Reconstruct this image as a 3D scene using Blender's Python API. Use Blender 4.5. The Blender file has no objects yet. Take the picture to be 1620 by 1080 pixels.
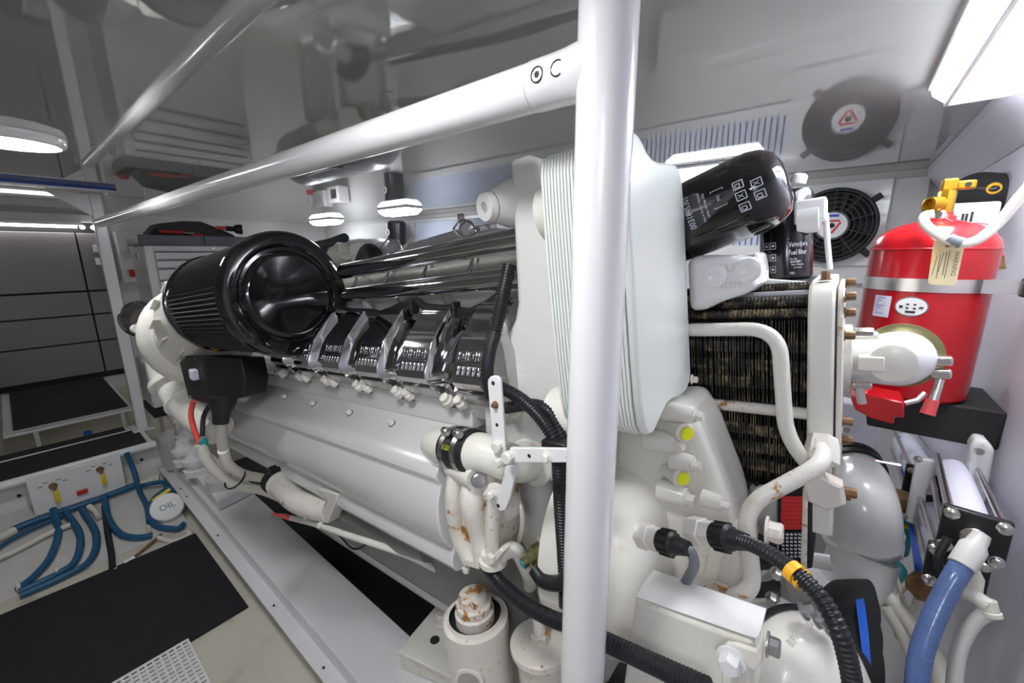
import bpy, bmesh, math, random
from mathutils import Vector, Matrix
R_=math.radians
random.seed(7)
scene=bpy.context.scene
C=scene.collection
V=Vector
# ------------------------------------------------------------ camera
FPX=647.0; CAMP=V((0,0,1.35))
_a=R_(90-51.05); _p=R_(12.16); _ro=R_(-.24)
_fh=V((-math.sin(_a),math.cos(_a),0)); _r=V((math.cos(_a),math.sin(_a),0))
FW=_fh*math.cos(_p)+V((0,0,-math.sin(_p))); _u=_r.cross(FW)
RT=_r*math.cos(_ro)+_u*math.sin(_ro); UP=_u*math.cos(_ro)-_r*math.sin(_ro)
cd=bpy.data.cameras.new('camera'); cam=bpy.data.objects.new('camera',cd); C.objects.link(cam)
cd.sensor_width=36; cd.lens=36*FPX/1620; cd.clip_start=.02; cd.clip_end=50
cam.matrix_world=Matrix(((RT.x,UP.x,-FW.x,0),(RT.y,UP.y,-FW.y,0),(RT.z,UP.z,-FW.z,1.35),(0,0,0,1)))
scene.camera=cam
# ------------------------------------------------------------ world, exposure
wd=bpy.data.worlds.new('world'); scene.world=wd; wd.use_nodes=True
wd.node_tree.nodes['Background'].inputs[0].default_value=(.8,.85,1,1)
wd.node_tree.nodes['Background'].inputs[1].default_value=.15
vs=scene.view_settings; vs.view_transform='Standard'; vs.look='None'; vs.gamma=1; vs.use_curve_mapping=False
vs.exposure=0.6
LAMP=19.0      # strength of the rectangular prismatic ceiling lamps
ROUND=40.0      # strength of the round aisle lamps
scene.cycles.max_bounces=10; scene.cycles.glossy_bounces=6; scene.cycles.diffuse_bounces=6
CEIL=1.68; WALLY=2.44; WALLX=.26; AFT=-4.75; NEARY=-2.4
# ------------------------------------------------------------ measuring
def ray(x,y): return FW*FPX+RT*(x-810)-UP*(y-540)
def W(x,y,X=None,Y=None,Z=None,D=None):
    "a point of the room seen in direction (x,y), at a known world X, Y, Z or distance"
    d=ray(x,y)
    if X is not None: t=X/d.x
    elif Y is not None: t=Y/d.y
    elif Z is not None: t=(Z-1.35)/d.z
    else: t=D/FPX
    return CAMP+d*t
TH=R_(6.5); EX=V((math.cos(TH),0,math.sin(TH))); EY=V((0,1,0)); EZ=V((-math.sin(TH),0,math.cos(TH)))
EO=V((-1.0,.95,.30))
def EW(lx,Y,lz): return EO+EX*lx+V((0,Y-.95,0))+EZ*lz      # engine coordinates to world
def L(p): d=V(p)-EO; return V((d.dot(EX),p[1],d.dot(EZ)))   # world to engine (Y kept as world)
def WL(x,y,lx):
    d=ray(x,y); t=(lx-(CAMP-EO).dot(EX))/d.dot(EX); return CAMP+d*t
def axes(d):
    d=V(d).normalized(); u=d.orthogonal().normalized(); return d,u,d.cross(u)
# ------------------------------------------------------------ mesh builder (everything in world coordinates)
MW={}
class MB:
    def __init__(s): s.v=[]; s.f=[]; s.uvw=None
    def add(s,vs,fs):
        o=len(s.v); s.v+= [V(p) for p in vs]; s.f+=[tuple(i+o for i in f) for f in fs]; return s
    def box(s,c,size,ax=None,ay=None,az=None):
        ax=V(ax or (1,0,0)); ay=V(ay or (0,1,0)); az=V(az or (0,0,1)); c=V(c); a,b,h=[q/2 for q in size]
        vs=[c+ax*(i*a)+ay*(j*b)+az*(k*h) for k in(-1,1) for j in(-1,1) for i in(-1,1)]
        return s.add(vs,[(0,2,3,1),(4,5,7,6),(0,1,5,4),(2,6,7,3),(0,4,6,2),(1,3,7,5)])
    def bb(s,x0,x1,y0,y1,z0,z1): return s.box(((x0+x1)/2,(y0+y1)/2,(z0+z1)/2),(abs(x1-x0),abs(y1-y0),abs(z1-z0)))
    def ebox(s,x0,x1,y0,y1,z0,z1): return s.box(EW((x0+x1)/2,(y0+y1)/2,(z0+z1)/2),(abs(x1-x0),abs(y1-y0),abs(z1-z0)),EX,EY,EZ)
    def prism(s,pts,vec):
        n=len(pts); vec=V(vec); pts=[V(p) for p in pts]
        nr=V((0,0,0))
        for i in range(n): nr+=pts[i].cross(pts[(i+1)%n])
        if nr.dot(vec)>0: pts=pts[::-1]
        vs=pts+[p+vec for p in pts]
        return s.add(vs,[tuple(range(n)),tuple(range(2*n-1,n-1,-1))]+[((i+1)%n,i,i+n,(i+1)%n+n) for i in range(n)])
    def loft(s,rings,caps=True,closed=True):
        n=len(rings[0]); vs=[p for r in rings for p in r]; fs=[]
        for k in range(len(rings)-1):
            for i in range(n if closed else n-1):
                j=(i+1)%n; fs.append((k*n+i,k*n+j,(k+1)*n+j,(k+1)*n+i))
        if caps: fs+=[tuple(range(n-1,-1,-1)),tuple(range((len(rings)-1)*n,len(rings)*n))]
        return s.add(vs,fs)
    def lathe(s,p,d,prof,n=32,caps=True):
        d,u,w=axes(d); p=V(p)
        rings=[[p+d*h+(u*math.cos(2*math.pi*i/n)+w*math.sin(2*math.pi*i/n))*max(r,1e-5) for i in range(n)] for h,r in prof]
        return s.loft(rings,caps)
    def cyl(s,p,q,r,n=24,r2=None): 
        p=V(p);q=V(q); return s.lathe(p,q-p,[(0,r),((q-p).length,r if r2 is None else r2)],n)
    def tube(s,path,r,n=12,caps=True,rf=None,sx=1.0,up=None):
        P=[V(p) for p in path]; m=len(P)
        T=[(P[min(i+1,m-1)]-P[max(i-1,0)]).normalized() for i in range(m)]
        u=V(up) if up else T[0].orthogonal().normalized(); rings=[]
        for i in range(m):
            u=(u-T[i]*u.dot(T[i])); u=u.normalized() if u.length>1e-6 else T[i].orthogonal().normalized()
            w=T[i].cross(u); rr=rf(i) if rf else r
            rings.append([P[i]+u*(math.cos(2*math.pi*k/n)*rr*sx)+w*(math.sin(2*math.pi*k/n)*rr) for k in range(n)])
        return s.loft(rings,caps)
    def hexa(s,p,d,r,h,washer=True,n=6):
        d=V(d).normalized()
        if washer: s.lathe(p,d,[(0,r*1.35),(r*.22,r*1.35),(r*.25,r*1.2)],20); p=V(p)+d*r*.25
        s.lathe(p,d,[(0,r),(h*.85,r),(h,r*.84)],n); return s
    def ball(s,c,r,n=16,sc=(1,1,1)):
        rings=[]
        for i in range(n//2+1):
            t=math.pi*i/(n//2); rr=max(math.sin(t),1e-4)
            rings.append([V(c)+V((math.cos(2*math.pi*k/n)*rr*r*sc[0],math.sin(2*math.pi*k/n)*rr*r*sc[1],-math.cos(t)*r*sc[2])) for k in range(n)])
        return s.loft(rings,True)
    def build(s,name,mat,parent=None,smooth=35,bevel=0,seg=2,sub=0,kind=None,label=None):
        me=bpy.data.meshes.new(name)
        vs=s.v
        if parent is not None:
            inv=MW[parent.name].inverted(); vs=[inv@p for p in vs]
        me.from_pydata([tuple(p) for p in vs],[],s.f); 
        bm=bmesh.new(); bm.from_mesh(me); bmesh.ops.recalc_face_normals(bm,faces=bm.faces); bm.to_mesh(me); bm.free()
        if smooth:
            me.polygons.foreach_set('use_smooth',[True]*len(me.polygons)); me.set_sharp_from_angle(angle=R_(smooth))
        me.materials.append(M[mat]); me.update()
        o=bpy.data.objects.new(name,me); C.objects.link(o)
        if parent is not None: o.parent=parent; MW[o.name]=MW[parent.name]
        else: MW[o.name]=Matrix()
        if bevel:
            b=o.modifiers.new('bevel','BEVEL'); b.width=bevel; b.segments=seg; b.limit_method='ANGLE'; b.angle_limit=R_(40)
            b.harden_normals=False
        if sub:
            b=o.modifiers.new('sub','SUBSURF'); b.levels=sub; b.render_levels=sub
        if kind: o['kind']=kind
        if label: o['label']=label
        return o
def tag(o,label,cat,group=None):
    o['label']=label; o['category']=cat
    if group: o['group']=group
    return o
def thing(name,label,cat,loc=(0,0,0),group=None,mat=None):
    o=bpy.data.objects.new(name,None); C.objects.link(o); o.empty_display_size=.05
    m=mat if mat else Matrix.Translation(V(loc)); o.matrix_world=m; MW[o.name]=m.copy()
    return tag(o,label,cat,group)
def copies(o,offs):
    "copies of a part (and its sub-parts) shifted in the parent's frame"
    res=[]
    for d in offs:
        c=o.copy(); C.objects.link(c); c.location=o.location+V(d); MW[c.name]=MW.get(o.name)
        for ch in [q for q in C.objects if q.parent==o]:
            k=ch.copy(); C.objects.link(k); k.parent=c
        res.append(c)
    return res
def curve(pts,n=10):
    "smooth path through points (Catmull-Rom)"
    P=[V(p) for p in pts]; P=[P[0]*2-P[1]]+P+[P[-1]*2-P[-2]]; out=[]
    for i in range(1,len(P)-2):
        a,b,c,d=P[i-1:i+3]
        for k in range(n):
            t=k/n; out.append(.5*((2*b)+(c-a)*t+(2*a-5*b+4*c-d)*t*t+(3*b-a-3*c+d)*t**3))
    return out+[P[-2]]
def fillet(pts,r,n=7):
    "polyline with rounded corners"
    P=[V(p) for p in pts]; out=[P[0]]
    for i in range(1,len(P)-1):
        a=(P[i-1]-P[i]); b=(P[i+1]-P[i]); rr=min(r,a.length*.48,b.length*.48)
        s=P[i]+a.normalized()*rr; q=P[i]+b.normalized()*rr
        for k in range(n+1):
            t=k/n; out.append(s*(1-t)**2+P[i]*2*t*(1-t)+q*t*t)
    return out+[P[-1]]
def resample(path,step):
    out=[path[0]]; acc=0
    for a,b in zip(path,path[1:]):
        l=(b-a).length; d=step-acc
        while d<=l:
            out.append(a.lerp(b,d/l)); d+=step
        acc=l-(d-step)
    return out
def conduit(mb,path,r,step=.0013,n=12,amp=.13):
    step=min(step,.0013)
    p=resample(path,step); pat=(1,1,1-amp,1-amp)
    return mb.tube(p,r,n,rf=lambda i:r*pat[i%4])
_txt={}
def text2d(string,size=1.0):
    "verts and faces of flat lettering, in its own plane, centred"
    if string not in _txt:
        cu=bpy.data.curves.new('t','FONT'); cu.body=string; cu.resolution_u=2; cu.align_x='CENTER'; cu.align_y='CENTER'
        ob=bpy.data.objects.new('t',cu); C.objects.link(ob)
        dg=bpy.context.evaluated_depsgraph_get(); me=bpy.data.meshes.new_from_object(ob.evaluated_get(dg))
        _txt[string]=([tuple(v.co) for v in me.vertices],[tuple(p.vertices) for p in me.polygons])
        C.objects.unlink(ob); bpy.data.objects.remove(ob); bpy.data.curves.remove(cu); bpy.data.meshes.remove(me)
    vs,fs=_txt[string]; return [(x*size,y*size) for x,y,z in vs],fs
def text_flat(mb,string,size,c,ux,uy,xs=1):
    vs,fs=text2d(string,size); c=V(c); ux=V(ux).normalized(); uy=V(uy).normalized()
    return mb.add([c+ux*x*xs+uy*y for x,y in vs],fs)
def on_cyl(c,d,ref,r):
    "map (s,h): s metres round from ref direction, h metres along the axis"
    d=V(d).normalized(); ref=V(ref); ref=(ref-d*ref.dot(d)).normalized(); w=d.cross(ref); c=V(c)
    return lambda s,h: c+d*h+(ref*math.cos(s/r)+w*math.sin(s/r))*r
# ------------------------------------------------------------ materials
M={}
def mat(name,col,rough=.5,metal=0,spec=.5,coat=0,bump=0,bscale=200,var=0,vscale=8,rust=0,rscale=30,emit=0,trans=0,ior=1.45,aniso=0,grime=0,gscale=6,gcol=(.35,.22,.08)):
    m=bpy.data.materials.new(name); m.use_nodes=True; nt=m.node_tree; N=nt.nodes; Lk=nt.links; b=N['Principled BSDF']
    b.inputs['Base Color'].default_value=(*col,1); b.inputs['Roughness'].default_value=rough; b.inputs['Metallic'].default_value=metal
    b.inputs['Specular IOR Level'].default_value=spec; b.inputs['Coat Weight'].default_value=coat; b.inputs['Coat Roughness'].default_value=.06
    b.inputs['Transmission Weight'].default_value=trans; b.inputs['IOR'].default_value=ior
    if emit: b.inputs['Emission Color'].default_value=(*col,1); b.inputs['Emission Strength'].default_value=emit
    M[name]=m
    if not (bump or var or rust or grime): return m
    tc=N.new('ShaderNodeTexCoord'); out=None; base=None
    def noise(sc,det=3,ro=.55):
        n=N.new('ShaderNodeTexNoise'); n.inputs['Scale'].default_value=sc; n.inputs['Detail'].default_value=det; n.inputs['Roughness'].default_value=ro
        Lk.new(tc.outputs['Object'],n.inputs['Vector']); return n
    def ramp(src,a,bb):
        r=N.new('ShaderNodeMapRange'); r.inputs['From Min'].default_value=a; r.inputs['From Max'].default_value=bb; Lk.new(src,r.inputs['Value']); return r.outputs['Result']
    def mix(fac,c1,c2):
        x=N.new('ShaderNodeMix'); x.data_type='RGBA'
        Lk.new(fac,x.inputs['Factor'])
        for i,c in ((6,c1),(7,c2)):
            if isinstance(c,tuple): x.inputs[i].default_value=(*c,1)
            else: Lk.new(c,x.inputs[i])
        return x.outputs[2]
    cur=col
    if var:
        n=noise(vscale,5); cur=mix(ramp(n.outputs['Fac'],.3,.7),tuple(c*(1-var) for c in col),tuple(min(1,c*(1+var*.5)) for c in col))
    if grime:
        n=noise(gscale,6,.7); cur=mix(ramp(n.outputs['Fac'],.62-grime*.15,.80),cur,gcol)
    if rust:
        n=noise(rscale,8,.65); f=ramp(n.outputs['Fac'],.74-rust*.2,.78-rust*.2); n2=noise(rscale*4,4)
        rc=mix(ramp(n2.outputs['Fac'],.35,.65),(.10,.03,.01),(.55,.25,.05)); cur=mix(f,cur,rc)
    if cur is not col: Lk.new(cur,b.inputs['Base Color'])
    if bump:
        n=noise(bscale,3); bp=N.new('ShaderNodeBump'); bp.inputs['Strength'].default_value=bump; bp.inputs['Distance'].default_value=.002
        Lk.new(n.outputs['Fac'],bp.inputs['Height']); Lk.new(bp.outputs['Normal'],b.inputs['Normal'])
    return m
mat('ceil',(.55,.545,.54),.03,metal=.42,spec=.5,ior=1.9,var=.03,vscale=2)
mat('wallpaint',(.72,.71,.70),.35,var=.05,vscale=3)
mat('wallgrey',(.66,.65,.735),.3,var=.08,vscale=3,grime=.15,gscale=2.5,gcol=(.4,.38,.36))
mat('locker',(.30,.275,.275),.28,spec=.5,var=.08,vscale=3)
mat('floorcream',(.60,.57,.48),.5,var=.1,vscale=4,grime=.25,gscale=5,gcol=(.3,.27,.2))
mat('matrubber',(.012,.012,.015),.75,bump=.5,bscale=500,var=.4,vscale=20)
mat('tread',(.02,.02,.022),.85,bump=.6,bscale=700,var=.3,vscale=30)
mat('white',(.80,.80,.80),.22,coat=.3,bump=.03,bscale=60,var=.02)
mat('whitepost',(.82,.81,.82),.20,coat=.4,bump=.02,bscale=40,var=.02)
mat('bedwhite',(.72,.72,.73),.35,var=.04,vscale=5,bump=.02,bscale=80)
mat('cream',(.78,.76,.69),.28,coat=.25,bump=.12,bscale=130,var=.05,vscale=12,grime=.1,gscale=9,gcol=(.52,.42,.26))
mat('creamrust',(.76,.73,.66),.32,coat=.2,bump=.15,bscale=120,var=.06,vscale=12,rust=.95,rscale=30,grime=.7,gscale=18,gcol=(.50,.28,.09))
mat('creamspot',(.78,.75,.68),.30,coat=.2,bump=.1,bscale=120,var=.05,vscale=12,rust=.62,rscale=34,grime=.2,gscale=12,gcol=(.55,.36,.14))
mat('casting',(.73,.725,.70),.25,coat=.3,bump=.35,bscale=110,var=.04,vscale=10)
mat('tank',(.70,.70,.69),.24,coat=.35,bump=.03,bscale=60,var=.03,vscale=6)
mat('cooler',(.70,.73,.69),.28,coat=.2,bump=.04,bscale=80,var=.02)
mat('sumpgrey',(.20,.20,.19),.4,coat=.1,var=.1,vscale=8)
mat('coolergap',(.10,.11,.10),.6)
mat('chrome',(.62,.61,.62),.06,metal=1,bump=.015,bscale=30)
mat('chromedull',(.42,.41,.40),.18,metal=1,bump=.05,bscale=60)
mat('steel',(.62,.60,.57),.25,metal=1,var=.1,vscale=40)
mat('zinc',(.55,.55,.56),.35,metal=1,var=.15,vscale=60)
mat('brushed',(.72,.71,.69),.28,metal=1)
mat('blackgloss',(.006,.006,.007),.06,coat=.5,spec=.6)
mat('blackfilter',(.008,.008,.010),.16,coat=.2)
mat('pleat',(.06,.057,.06),.7,bump=.3,bscale=600)
mat('rubber',(.015,.016,.018),.45,bump=.05,bscale=300)
mat('conduit',(.016,.017,.02),.38)
mat('plastic',(.014,.014,.016),.42,bump=.03,bscale=200)
mat('fin',(.045,.043,.04),.28,metal=.3,var=.6,vscale=80,grime=.75,gscale=45,gcol=(.55,.42,.22))
mat('dark',(.02,.02,.02),.7)
mat('red',(.46,.008,.014),.2,coat=.25)
mat('redplastic',(.55,.03,.03),.35)
mat('redhandle',(.72,.08,.06),.4)
mat('pinkred',(.75,.09,.10),.4)
mat('brass',(.42,.24,.02),.35,metal=.85,var=.15,vscale=40)
mat('bronze',(.26,.15,.07),.55,metal=.4,var=.4,vscale=60)
mat('yellow',(.80,.62,.02),.4)
mat('yellowcap',(.80,.85,.02),.35)
mat('orangeclip',(.95,.48,.02),.4)
mat('blue',(.014,.095,.20),.4,bump=.05,bscale=200)
mat('bluestrap',(.02,.12,.62),.55,bump=.2,bscale=500)
mat('bluetape',(.01,.05,.30),.4)
mat('teal',(.02,.35,.38),.4)
mat('bluehose',(.09,.15,.33),.25,spec=.5,coat=.3)
mat('greywhite',(.62,.61,.58),.4,var=.05,vscale=20)
mat('hosewhite',(.70,.68,.60),.4,var=.06,vscale=20)
mat('hosegrey',(.42,.40,.36),.45,var=.08,vscale=20)
mat('louver',(.70,.75,.90),.4)
mat('paper',(.75,.66,.40),.6,var=.08,vscale=30,grime=.3,gscale=25,gcol=(.75,.48,.12))
mat('paperwhite',(.75,.76,.88),.4)
mat('labelwhite',(.80,.82,.80),.35)
mat('print',(.02,.02,.025),.5)
mat('printwhite',(.70,.72,.80),.45)
mat('printblue',(.08,.12,.55),.5)
mat('printred',(.70,.05,.06),.5)
mat('quilt',(.010,.010,.011),.8,bump=.6,bscale=90)
mat('toolgrey',(.16,.17,.20),.45,var=.1,vscale=20)
mat('bag',(.06,.055,.055),.65,var=.3,vscale=15)
mat('greyfoil',(.50,.50,.53),.35,metal=.6,bump=.2,bscale=60,var=.15,vscale=20)
mat('gasket',(.30,.28,.14),.3,metal=.8)
mat('lens',(.94,.96,1.0),.3,emit=LAMP)
mat('lensround',(.97,.98,1.0),.3,emit=ROUND)
mat('strip',(1.0,.97,.96),.3,emit=6)
mat('lensrim',(.88,.94,1.0),.3,emit=LAMP*.75)
mat('lenshousing',(.75,.78,.80),.2)
mat('screen',(.03,.03,.04),.15)
mat('glass',(.85,.9,.95),.03,trans=1.0,ior=1.45)
# ============================================================ the room
def struct(mb,name,mat,label,cat,**k):
    o=mb.build(name,mat,**k); o['kind']='structure'; return tag(o,label,cat)
struct(MB().bb(AFT-.1,WALLX+.1,NEARY-.1,WALLY+.1,-.1,0),'floor','floorcream','cream painted engine room sole around the mats and the engine bed','floor',smooth=0)
struct(MB().bb(AFT-.1,WALLX+.1,NEARY-.1,WALLY+.1,CEIL,CEIL+.1),'ceiling','ceil','glossy grey overhead that mirrors the engine below it','ceiling',smooth=0)
wb=struct(MB().bb(AFT-.1,WALLX+.1,WALLY,WALLY+.1,0,CEIL),'wall_back','wallpaint','pale outboard wall behind the engine carrying louvres and the large fan','wall',smooth=0)
struct(MB().bb(WALLX,WALLX+.1,NEARY,WALLY,0,CEIL),'wall_right','wallgrey','lilac grey forward bulkhead behind the red bottle','wall',smooth=0)
wl=struct(MB().bb(AFT-.1,AFT,NEARY,WALLY,0,CEIL),'wall_left','wallpaint','aft bulkhead faced with grey locker panels','wall',smooth=0)
struct(MB().bb(AFT,WALLX,NEARY-.1,NEARY,0,CEIL),'wall_near','wallpaint','pale wall on the far side of the walkway, out of the picture','wall',smooth=0)
# aft bulkhead panels: each facing panel is a piece of its own with dark joints between
mb=MB().bb(AFT,AFT+.012,-.9,.62,.35,1.60); mb.build('backing','dark',wl,smooth=0)
def panel(y0,y1,z0,z1,t=.035): return MB().bb(AFT+.012,AFT+t,y0,y1,z0,z1).build('panel','locker',wl,bevel=.004)
zs=[(.62-.22,.655),(.665,.875),(.885,1.06),(1.075,1.52)]
for z0,z1 in zs:
    panel(-.9,.42,z0,z1)
    panel(.43,.62,z0,z1,.03)
MB().bb(AFT+.012,AFT+.05,-.9,.62,1.60,1.66).build('top_rail','wallpaint',wl,bevel=.004)
for z in (1.30,1.40): MB().bb(AFT+.03,AFT+.06,.50,.535,z-.03,z+.03).build('hinge','steel',wl,bevel=.003)
# light strip over the lockers
s=thing('light_strip','thin glowing light strip along the top of the grey lockers','light',(AFT+.06,0,1.57))
MB().bb(AFT+.035,AFT+.075,-.9,.47,1.575,1.60).build('housing','white',s,bevel=.003)
MB().bb(AFT+.04,AFT+.07,-.88,.44,1.555,1.575).build('diffuser','strip',s,smooth=0)
for y in (.47,.53): MB().ball((AFT+.06,y,1.563),.016,12).build('bulb','strip',s)
# ceiling strip with blue tape by the far post
ta=W(0,283,Z=CEIL-.004); tb=W(166,298,Z=CEIL-.004); tx=(ta.x+tb.x)/2
t=struct(MB().bb(tx-.02,tx+.03,-1.2,.43,CEIL-.022,CEIL-.0005),'trim_1','white','narrow white strip across the overhead with a blue taped edge','trim',bevel=.002)
MB().bb(tx+.0301,tx+.034,-1.2,.44,CEIL-.016,CEIL-.002).build('tape_edge','bluetape',t,smooth=0)
# raised band along the top of the outboard wall
t=struct(MB().bb(AFT,WALLX,WALLY-.012,WALLY-.0001,CEIL-.03,CEIL-.0005),'trim_2','greywhite','grey band along the top of the outboard wall','trim',smooth=0)
# louvre on the outboard wall, each slat a piece
lv=thing('louvre','white framed louvre of narrow pale blue slats on the outboard wall','vent',(-1.6,WALLY-.02,1.2))
x0,x1,z0,z1=-3.06,-.29,1.385,1.62
mb=MB(); 
for a,b,c,d in ((x0-.06,x1+.06,z1,z1+.025),(x0-.06,x1+.06,z0-.05,z0)): mb.bb(a,b,WALLY-.035,WALLY-.012,c,d)
for a,b in ((x0-.06,x0),(x1,x1+.06)): mb.bb(a,b,WALLY-.035,WALLY-.012,z0,z1)
mb.build('frame','white',lv,bevel=.003)
MB().bb(x0,x1,WALLY-.014,WALLY-.012,z0,z1).build('backing','toolgrey',lv,smooth=0)
n=106; st=(x1-x0)/n
me0=MB().box((x0+st/2,WALLY-.022,(z0+z1)/2),(st*.72,.004,z1-z0),V((math.cos(.5),math.sin(.5),0)),V((-math.sin(.5),math.cos(.5),0))).build('slat','louver',lv,smooth=0)
copies(me0,[(st*i,0,0) for i in range(1,n)])
# fan on the outboard wall
def fan(c,r,label,panelrect=None,badge=True,nl=None):
    f=thing('wall_fan',label,'fan',(c[0],WALLY-.03,c[2]),group='wall fans')
    y=WALLY-.05
    if panelrect:
        a,b,cc,d=panelrect
        MB().bb(a,b,WALLY-.03,WALLY-.0125,cc,d).build('mounting_panel','wallpaint',f,bevel=.003)
        MB().bb(c[0]-r*1.05,c[0]+r*1.15,WALLY-.042,WALLY-.03,c[2]-r*1.1,min(c[2]+r*1.3,CEIL-.03)).build('pad','white',f,bevel=.003)
    p=V((c[0],y,c[2])); d=V((0,-1,0))
    MB().lathe(p,d,[(0,r),(.03,r),(.034,r*.97),(.034,r*.92),(.03,r*.9),(0,r*.9)],48).build('shroud','plastic',f)
    MB().lathe(p,d,[(.0,r*.90),(.002,r*.90)],40).build('backing','dark',f)
    mb=MB()
    for k in range(5):
        rr=r*(.36+.125*k); mb.lathe(p+d*.03,d,[(0,rr-.002),(0,rr+.002),(.004,rr+.002),(.004,rr-.002),(0,rr-.002)],40,False)
    mb.build('guard_rings','plastic',f)
    sp=MB().box(p+d*.032+V((0,0,r*.62)),(.005,.006,r*.62)).build('guard_spoke','plastic',f)
    for k in range(1,10):
        a=2*math.pi*k/10; q=V((math.sin(a),0,math.cos(a)))
        MB().box(p+d*.032+q*r*.62,(.005,.006,r*.62),V((math.cos(a),0,-math.sin(a))),V((0,1,0)),q).build('guard_spoke','plastic',f)
    for k in range(7):
        a=2*math.pi*k/7+.2; q=V((math.sin(a),0,math.cos(a))); t=V((math.cos(a),0,-math.sin(a)))
        mb=MB().box(p+d*.014+q*r*.58,(r*.28,.003,r*.55),(t*.85+d*.5).normalized(),(d*.85-t*.5).normalized(),q); mb.build('blade','plastic',f)
    for a in (.9,2.3,3.9,5.4):
        q=V((math.sin(a),0,math.cos(a))); MB().box(p+d*.01+q*r*1.06,(.025,.01,.05),V((math.cos(a),0,-math.sin(a))),V((0,1,0)),q).build('lug','plastic',f,bevel=.003)
    MB().lathe(p+d*.028,d,[(0,r*.40),(.012,r*.39),(.016,r*.36)],36).build('hub','toolgrey',f)
    if badge:
        b=MB().lathe(p+d*.0445,d,[(0,r*.34),(.0012,r*.34)],36).build('badge','labelwhite',f)
        mb=MB(); tri=[p+d*.0462+V((r*.24*math.sin(a),0,r*.24*math.cos(a))) for a in (math.pi,math.pi/3,-math.pi/3)]
        for a,bq in ((0,1),(1,2),(2,0)):
            m=(tri[a]+tri[bq])/2; dd=(tri[bq]-tri[a]); mb.box(m,(dd.length*.8,.0006,r*.055),dd.normalized(),(0,1,0),dd.normalized().cross(V((0,1,0))))
        mb.build('badge_mark','printred',b,smooth=0)
        MB().box(p+d*.0462+V((0,0,r*.26)),(r*.26,.0006,r*.07)).build('badge_lettering','printblue',b,smooth=0)
        MB().lathe(p+d*.046,d,[(0,r*.07),(.003,r*.06)],16).build('badge_pin','dark',b)
    return f
fc=W(1316,357,Y=WALLY-.07)
fan(fc,.160,'large black fan with a white triangle badge on the outboard wall',(-.30,.215,1.21,CEIL-.032))
fc2=W(628,372,Y=WALLY-.07); fan(fc2,.10,'small black fan low on the outboard wall beside the louvre',None,False)
# lower wall shelf and ledge behind the fan
sh=MB(); p=W(1290,475,Y=WALLY-.1)
struct(MB().bb(-.9,WALLX,WALLY-.14,WALLY-.0001,p.z-.30,p.z-.02),'trim_3','wallpaint','grey ledge low on the outboard wall below the large fan','trim',bevel=.01)
# ------------------------------------------------------------ lamps
def lamp(x0,x1,y0,y1,label,h=.05):
    l=thing('ceiling_lamp',label,'light',((x0+x1)/2,(y0+y1)/2,CEIL),group='prismatic ceiling lamps')
    MB().bb(x0-.006,x1+.006,y0-.006,y1+.006,CEIL-.012,CEIL-.0005).build('base','lenshousing',l,bevel=.003)
    a=.025
    r=[[V((x0,y0,CEIL-.012)),V((x1,y0,CEIL-.012)),V((x1,y1,CEIL-.012)),V((x0,y1,CEIL-.012))],
       [V((x0+.004,y0+.004,CEIL-.026)),V((x1-.004,y0+.004,CEIL-.026)),V((x1-.004,y1-.004,CEIL-.026)),V((x0+.004,y1-.004,CEIL-.026))],
       [V((x0+a,y0+a,CEIL-h)),V((x1-a,y0+a,CEIL-h)),V((x1-a,y1-a,CEIL-h)),V((x0+a,y1-a,CEIL-h))]]
    MB().loft(r[:2],False).loft(r[1:],False).build('lens_rim','lensrim',l)
    z_=CEIL-h-.0003; MB().prism([V((p.x,p.y,z_)) for p in r[2]],(0,0,.002)).build('lens','lens',l)
    for a0,b0,c0,d0 in ((x0+a-.004,x1-a+.004,y0+a-.004,y0+a+.003),(x0+a-.004,x1-a+.004,y1-a-.003,y1-a+.004),(x0+a-.004,x0+a+.003,y0+a,y1-a),(x1-a-.003,x1-a+.004,y0+a,y1-a)):
        MB().bb(a0,b0,c0,d0,CEIL-h-.003,CEIL-h+.004).build('lens_lip','lenshousing',l,bevel=.001)
    return l
lamp(.085,.235,.72,1.24,'bright prismatic lamp on the overhead above the red bottle')
lamp(-.62,-.28,1.74,1.90,'bright lamp on the overhead behind the black oil filter')
q=W(632,329,Z=CEIL); lamp(q.x-.17,q.x+.17,q.y-.07,q.y+.07,'glowing overhead lamp nearest the louvre, right of the pair')
q=W(516,347,Z=CEIL); lamp(q.x-.20,q.x+.20,q.y-.07,q.y+.07,'glowing overhead lamp above the grey tank, left of the pair')
lamp(.085,.235,-.92,-.40,'unseen prismatic lamp added on the overhead behind the camera, copying the one above the bottle')  # added out of view to light the near post from the camera side
def roundlamp(c,r,label):
    l=thing('round_lamp',label,'light',(c[0],c[1],CEIL),group='round aisle lamps')
    MB().lathe((c[0],c[1],CEIL-.0005),(0,0,-1),[(0,r),(.012,r),(.022,r*.96),(.026,r*.88),(.022,r*.84)],48).build('bezel','white',l)
    MB().lathe((c[0],c[1],CEIL-.018),(0,0,-1),[(0,r*.84),(.006,r*.82),(.010,r*.7)],48).build('diffuser','lensround',l)
rc=W(14,224,Z=CEIL-.02); roundlamp(rc,.115,'round flush lamp with a white bezel in the overhead over the aisle')
roundlamp((-.42,.06,0),.115,'round flush lamp in the overhead above the near end of the aisle')
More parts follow.
